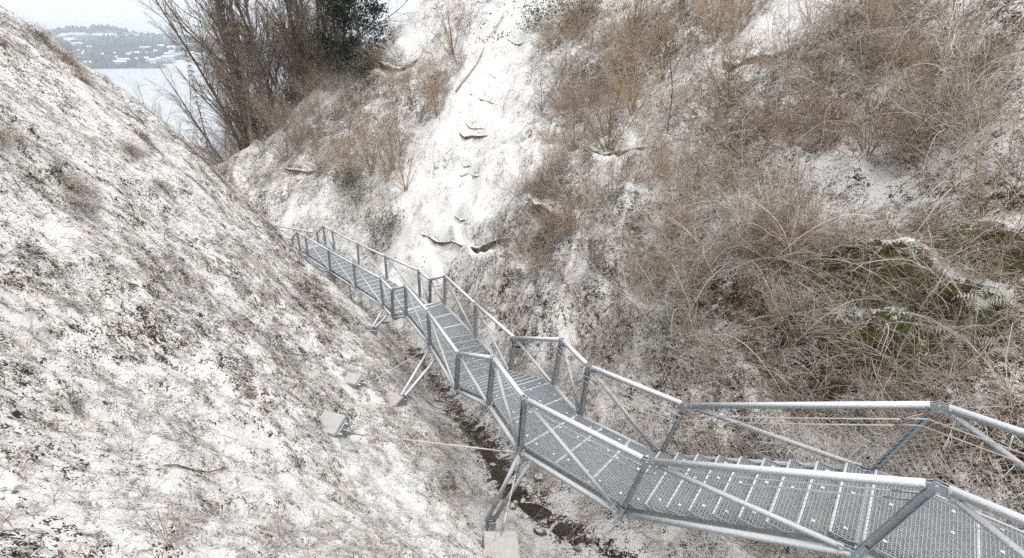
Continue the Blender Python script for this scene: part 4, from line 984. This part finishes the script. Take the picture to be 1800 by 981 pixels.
# stones in the stream bed
def stone_mesh(seed):
    R = random.Random(seed); V = []; n, m = 9, 6
    for j in range(m + 1):
        for k in range(n):
            ph = math.pi * j / m; t = 2*math.pi*k/n; q = 1 + .35 * float(vnoise(k * .8 + seed * 3, j * .9, 5)) if 0 < j < m else 1
            V.append((math.sin(ph)*math.cos(t)*q, math.sin(ph)*math.sin(t)*q*.8, math.cos(ph)*q*.55))
    F = [(j*n+k, (j+1)*n+k, (j+1)*n+(k+1) % n, j*n+(k+1) % n) for j in range(m) for k in range(n)]
    return mesh_np("stone", np.array(V), np.array(F), M['stone'], True)
SM = [stone_mesh(i) for i in range(3)]
for k in range(26):
    i = PR.randrange(len(SD)); 
    while not (2 < SD[i][1] < 17): i = PR.randrange(len(SD))
    x = SD[i][0] + PR.gauss(0, .38); y = SD[i][1] + PR.gauss(0, .38); s = PR.uniform(.04, .13)
    o = obj("stone", SM[k % 3], None, (x, y, float(gz(x, y)) + s*.15)); o.scale = (s, s*PR.uniform(.7, 1.2), s); o.rotation_euler = (PR.uniform(-.3, .3), PR.uniform(-.3, .3), PR.uniform(0, 6))
    tag(o, "snow-capped stone in the stream bed under the bridge", "stone", "stones in the stream bed")

# ------------------------------------------------------------------ ground cover nobody could count (instanced)
def scatter(name, x, y, srcs, pick, scale, label, cat, lift=0., follow=.8, spin=.9, seed=1):
    R = np.random.default_rng(seed); n = len(x); z = gz(x, y) + lift
    nn = gnormal(x, y, .12); nn2 = nn * np.array([follow, follow, 1.]); nn2 /= np.linalg.norm(nn2, axis=1)[:, None]
    down = np.stack([nn[:, 0], nn[:, 1], -np.hypot(nn[:, 0], nn[:, 1])], 1) + 1e-6
    a = R.normal(0, spin, n); t = np.cross(nn2, down); t /= np.linalg.norm(t, axis=1)[:, None]; f = np.cross(t, nn2)
    X = f * np.cos(a)[:, None] + t * np.sin(a)[:, None]; Y = np.cross(nn2, X); Zv = nn2
    sy = np.hypot(X[:, 0], X[:, 1])                       # columns X Y Z -> euler XYZ
    e = np.stack([np.arctan2(Y[:, 2], Zv[:, 2]), np.arctan2(-X[:, 2], sy), np.arctan2(X[:, 1], X[:, 0])], 1)
    me = bpy.data.meshes.new(name); me.vertices.add(n); me.vertices.foreach_set("co", np.stack([x, y, z], 1).astype(np.float32).ravel())
    at = me.attributes.new("rot", 'FLOAT_VECTOR', 'POINT'); at.data.foreach_set("vector", e.astype(np.float32).ravel())
    at = me.attributes.new("scl", 'FLOAT', 'POINT'); at.data.foreach_set("value", scale.astype(np.float32))
    at = me.attributes.new("pick", 'INT', 'POINT'); at.data.foreach_set("value", pick.astype(np.int32))
    col = bpy.data.collections.new(name + "_kinds")
    for i, s in enumerate(srcs):
        o = bpy.data.objects.new(f"{name}_kind_{chr(97+i)}", s); col.objects.link(o)
    g = bpy.data.node_groups.new(name, 'GeometryNodeTree')
    g.interface.new_socket(name="Geometry", in_out='INPUT', socket_type='NodeSocketGeometry'); g.interface.new_socket(name="Geometry", in_out='OUTPUT', socket_type='NodeSocketGeometry')
    nd = g.nodes; gi = nd.new('NodeGroupInput'); go = nd.new('NodeGroupOutput'); ip = nd.new('GeometryNodeInstanceOnPoints'); ci = nd.new('GeometryNodeCollectionInfo')
    ci.inputs['Collection'].default_value = col; ci.inputs['Separate Children'].default_value = True; ci.inputs['Reset Children'].default_value = True
    ip.inputs['Pick Instance'].default_value = True
    def na(nm, ty):
        q = nd.new('GeometryNodeInputNamedAttribute'); q.data_type = ty; q.inputs['Name'].default_value = nm; return q.outputs['Attribute']
    er = nd.new('FunctionNodeEulerToRotation'); L = g.links
    L.new(gi.outputs[0], ip.inputs['Points']); L.new(ci.outputs[0], ip.inputs['Instance']); L.new(na('pick', 'INT'), ip.inputs['Instance Index'])
    L.new(na('rot', 'FLOAT_VECTOR'), er.inputs[0]); L.new(er.outputs[0], ip.inputs['Rotation']); L.new(na('scl', 'FLOAT'), ip.inputs['Scale']); L.new(ip.outputs[0], go.inputs[0])
    o = obj(name, me); md = o.modifiers.new("scatter", 'NODES'); md.node_group = g
    tag(o, label, cat, None, "stuff"); return o

def sample(n, rmin, rmax, az0, az1, seed, power=1.2):
    """points over the ground, thinning out with distance"""
    R = np.random.default_rng(seed); u = R.random(n); p = 2 - power
    r = (rmin**p + u * (rmax**p - rmin**p))**(1/p); a = np.radians(R.uniform(az0, az1, n))
    return r * np.sin(a), r * np.cos(a) , R
GB = [tuft_mesh(230+i, 16, .07, .24, .004, .07, (.05, .9), M['bankgrass'], .9, 1.3) for i in range(4)]
G = [tuft_mesh(200+i, 16, .06, .2, .0042, .07, (.05, .7), M['grass'], .9, 1.0) for i in range(4)] + [tuft_mesh(210, 7, .14, .34, .003, .03, (.5, 1.4), M['straw'], .5, 2.0), tuft_mesh(211, 9, .1, .3, .0035, .05, (.3, 1.2), M['straw'], .9, 1.5)]
x, y, R = sample(80000, 2.2, 30, -70, 10, 21, 1.2)
d = gd(x, y); keep = (d > .5) & (fbm(x / .8, y / .8, 3, 91) + R.normal(0, .35, len(x)) > -.15)
x, y = x[keep], y[keep]; n = len(x); pk = R.choice(6, n, p=[.24, .24, .24, .24, .02, .02])
scatter("snowy_grass", x, y, G, pk, R.uniform(.6, 1.25, n) * np.clip(np.hypot(x, y) / 9, .5, 1), "short dead grass poking through thin snow on the left slope", "grass", 0, .8, .7)
TG = [tuft_mesh(240+i, 46, .10, .3, .0045, .05, (.1, 1.1), M['grass' if i else 'straw'], 1.3, 1.1) for i in range(3)]
x, y, R = sample(4600, 2.6, 26, -70, 8, 27, 1.2)
k = (gd(x, y) > .6) & (fbm(x / 1.6, y / 1.6, 3, 93) + R.normal(0, .25, len(x)) > .05); x, y = x[k], y[k]; n = len(x)
scatter("slope_tufts", x, y, TG, R.choice(3, n, p=[.25, .4, .35]), R.uniform(.5, 1.1, n) * np.clip(np.hypot(x, y) / 9, .6, 1.1), "clumps of dead grass sticking out of the snow on the left slope", "grass", 0, .7, .6)
def leaf_litter(seed):
    R = random.Random(seed); V = []; F = []
    for k in range(5):
        a = R.uniform(0, 6.28); c = (R.gauss(0, .12), R.gauss(0, .12), R.uniform(.0, .03)); s = R.uniform(.025, .045); u = (math.cos(a), math.sin(a), R.uniform(-.4, .4)); v = (-math.sin(a), math.cos(a), R.uniform(-.4, .4)); i0 = len(V)
        V += [vadd(c, u, -s*1.2), vadd(c, v, s*.7), vadd(c, u, s*1.2), vadd(c, v, -s*.7), (c[0], c[1], c[2]+.012)]
        F += [(i0, i0+1, i0+4), (i0+1, i0+2, i0+4), (i0+2, i0+3, i0+4), (i0+3, i0, i0+4)]
    return mesh_np("leaves", np.array(V), np.array(F), M['leaf'])
def sprig(seed, L, n, r, mat):
    R = random.Random(seed); S = []
    sp = [dict(n=4, wig=.14, sag=.12, tip=.5), dict(count=(3, 5), ang=(.3, .9), len=.55, n=3, wig=.18, rr=.7, **{'from': .15})]
    for k in range(n):
        az = R.uniform(0, 6.28); t = R.uniform(.3, 1.25)
        grow(S, R, (R.gauss(0, .05), R.gauss(0, .05), 0), (math.cos(az)*math.sin(t), math.sin(az)*math.sin(t), math.cos(t)), L*R.uniform(.5, 1.1), r, 0, sp)
    return segs_mesh("sprig", np.array(S)[:, :8], mat, 3)
LT = [leaf_litter(i) for i in range(3)]; SPR = [sprig(300, .55, 5, .0042, M['twig_brown']), sprig(301, .5, 6, .004, M['twig_tan']), sprig(302, .7, 4, .005, M['twig_pale']), sprig(303, .4, 6, .004, M['twig_brown'])]
x, y, R = sample(70000, 4.5, 55, -30, 75, 22, 1.15)
d = gd(x, y); keep = (d < -.55) & (fbm(x / 1.1, y / 1.1, 3, 95) + R.normal(0, .35, len(x)) > -.1)
sv = np.zeros_like(x)
for bx, by, br, bv in SNOWB: sv += bv * np.exp(-((x - bx)**2 + (y - by)**2) / (br * br))
keep &= R.random(len(x)) < np.clip(.75 - 2.6 * np.clip(sv, 0, 1), .06, 1)
xa, ya = x[keep], y[keep]; n = len(xa); pk = R.choice(7, n, p=[.23, .23, .23, .22, .03, .03, .03])
scatter("bank_litter", xa, ya, GB + LT, pk, R.uniform(.8, 1.7, n), "dead grass and brown leaves under thin snow on the right bank", "leaf litter", 0, .8, 1.2)
x, y, R = sample(26000, 5, 60, -32, 75, 23, 1.0)
d = gd(x, y); sv = np.zeros_like(x)
for bx, by, br, bv in SNOWB: sv += bv * np.exp(-((x - bx)**2 + (y - by)**2) / (br * br))
keep = (d < -.9) & (R.random(len(x)) < np.clip(.45 - 2.2 * sv, .02, 1))
xa, ya = x[keep], y[keep]; n = len(xa)
scatter("undergrowth_twigs", xa, ya, SPR, R.choice(4, n, p=[.35, .3, .15, .2]), R.uniform(.7, 1.7, n), "tangled fine brown twigs covering the right bank", "undergrowth", 0, .7, 2.5)
x, y, R = sample(2600, 2.4, 26, -70, 8, 24, 1.1)
d = gd(x, y); keep = d > .4; xa, ya = x[keep], y[keep]; n = len(xa)
scatter("slope_sprigs", xa, ya, [SPR[0], SPR[3], LT[0], LT[1]], R.choice(4, n, p=[.22, .28, .25, .25]), R.uniform(.25, .6, n), "thin bare sprigs and fallen leaves scattered on the left slope", "sprigs", 0, .7, 2.5)
# brown twigs along the stream
R = np.random.default_rng(26); k = R.integers(0, len(SD), 5200); k = k[(SD[k, 1] > 2) & (SD[k, 1] < 26)]
x = SD[k, 0] + R.normal(0, .85, len(k)); y = SD[k, 1] + R.normal(0, .85, len(k)); d = np.abs(gd(x, y)); q = (d > .22) & (R.random(len(x)) < .8); x, y = x[q], y[q]; n = len(x)
scatter("streamside_twigs", x, y, SPR + G[:2] + LT[:1], R.choice(7, n, p=[.2, .14, .06, .2, .15, .15, .1]), R.uniform(.5, 1.35, n), "reddish brown twigs and leaves along the stream", "undergrowth", 0, .6, 2.5)
# far wood on the opposite shore
def far_tree(h, w):
    V = [(0, 0, h)]; F = []; n = 6
    for j, (zz, ww) in enumerate(((.75, .5), (.35, 1.), (0, .6))):
        for k in range(n): V.append((math.cos(k*1.047 + j*.5)*w*ww, math.sin(k*1.047 + j*.5)*w*ww, h*zz))
    F = [(0, 1+k, 1+(k+1) % n) for k in range(n)]
    for j in range(2):
        for k in range(n): a = 1+j*n+k; b = 1+j*n+(k+1) % n; F += [(a, a+n, b+n), (a, b+n, b)]
    return mesh_np("far_tree", np.array(V), np.array(F), M['far_wood'])
R = np.random.default_rng(33); az = np.radians(R.uniform(-52, -14, 16000)); rr = R.uniform(1650, 3300, 16000); x = rr*np.sin(az); y = rr*np.cos(az)
k = (fbm(x/210, y/210, 4, 111) > -.02); x, y = x[k], y[k]
_gz, _gn = gz, gnormal
gz = lambda x, y: far_z(x, y)
gnormal = lambda x, y, e=1: np.tile(np.array([[.01, .0, 1.]]), (len(x), 1))
scatter("far_wood", x, y, [far_tree(15, 6), far_tree(18, 7)], R.integers(0, 2, len(x)), R.uniform(.6, 1.2, len(x)), "dark woods on the hills across the lake", "woods", -1, 0, 3)
gz, gnormal = _gz, _gn

# ------------------------------------------------------------------ winter haze over the lake
hm = bpy.data.materials.new("haze"); hm.use_nodes = True; hm.node_tree.nodes.clear()
ho = hm.node_tree.nodes.new("ShaderNodeOutputMaterial"); hv = hm.node_tree.nodes.new("ShaderNodeVolumePrincipled")
hv.inputs["Color"].default_value = (.82, .90, 1.0, 1); hv.inputs["Density"].default_value = .0003; hv.inputs["Anisotropy"].default_value = .2
hm.node_tree.links.new(hv.outputs[0], ho.inputs["Volume"])
hz = MB().box((-5200, -5200, -60), (5200, 5200, 165)); ho_ = obj("haze", hz.mesh("haze", hm)); tag(ho_, "pale winter haze over the lake", "haze", None, "stuff")
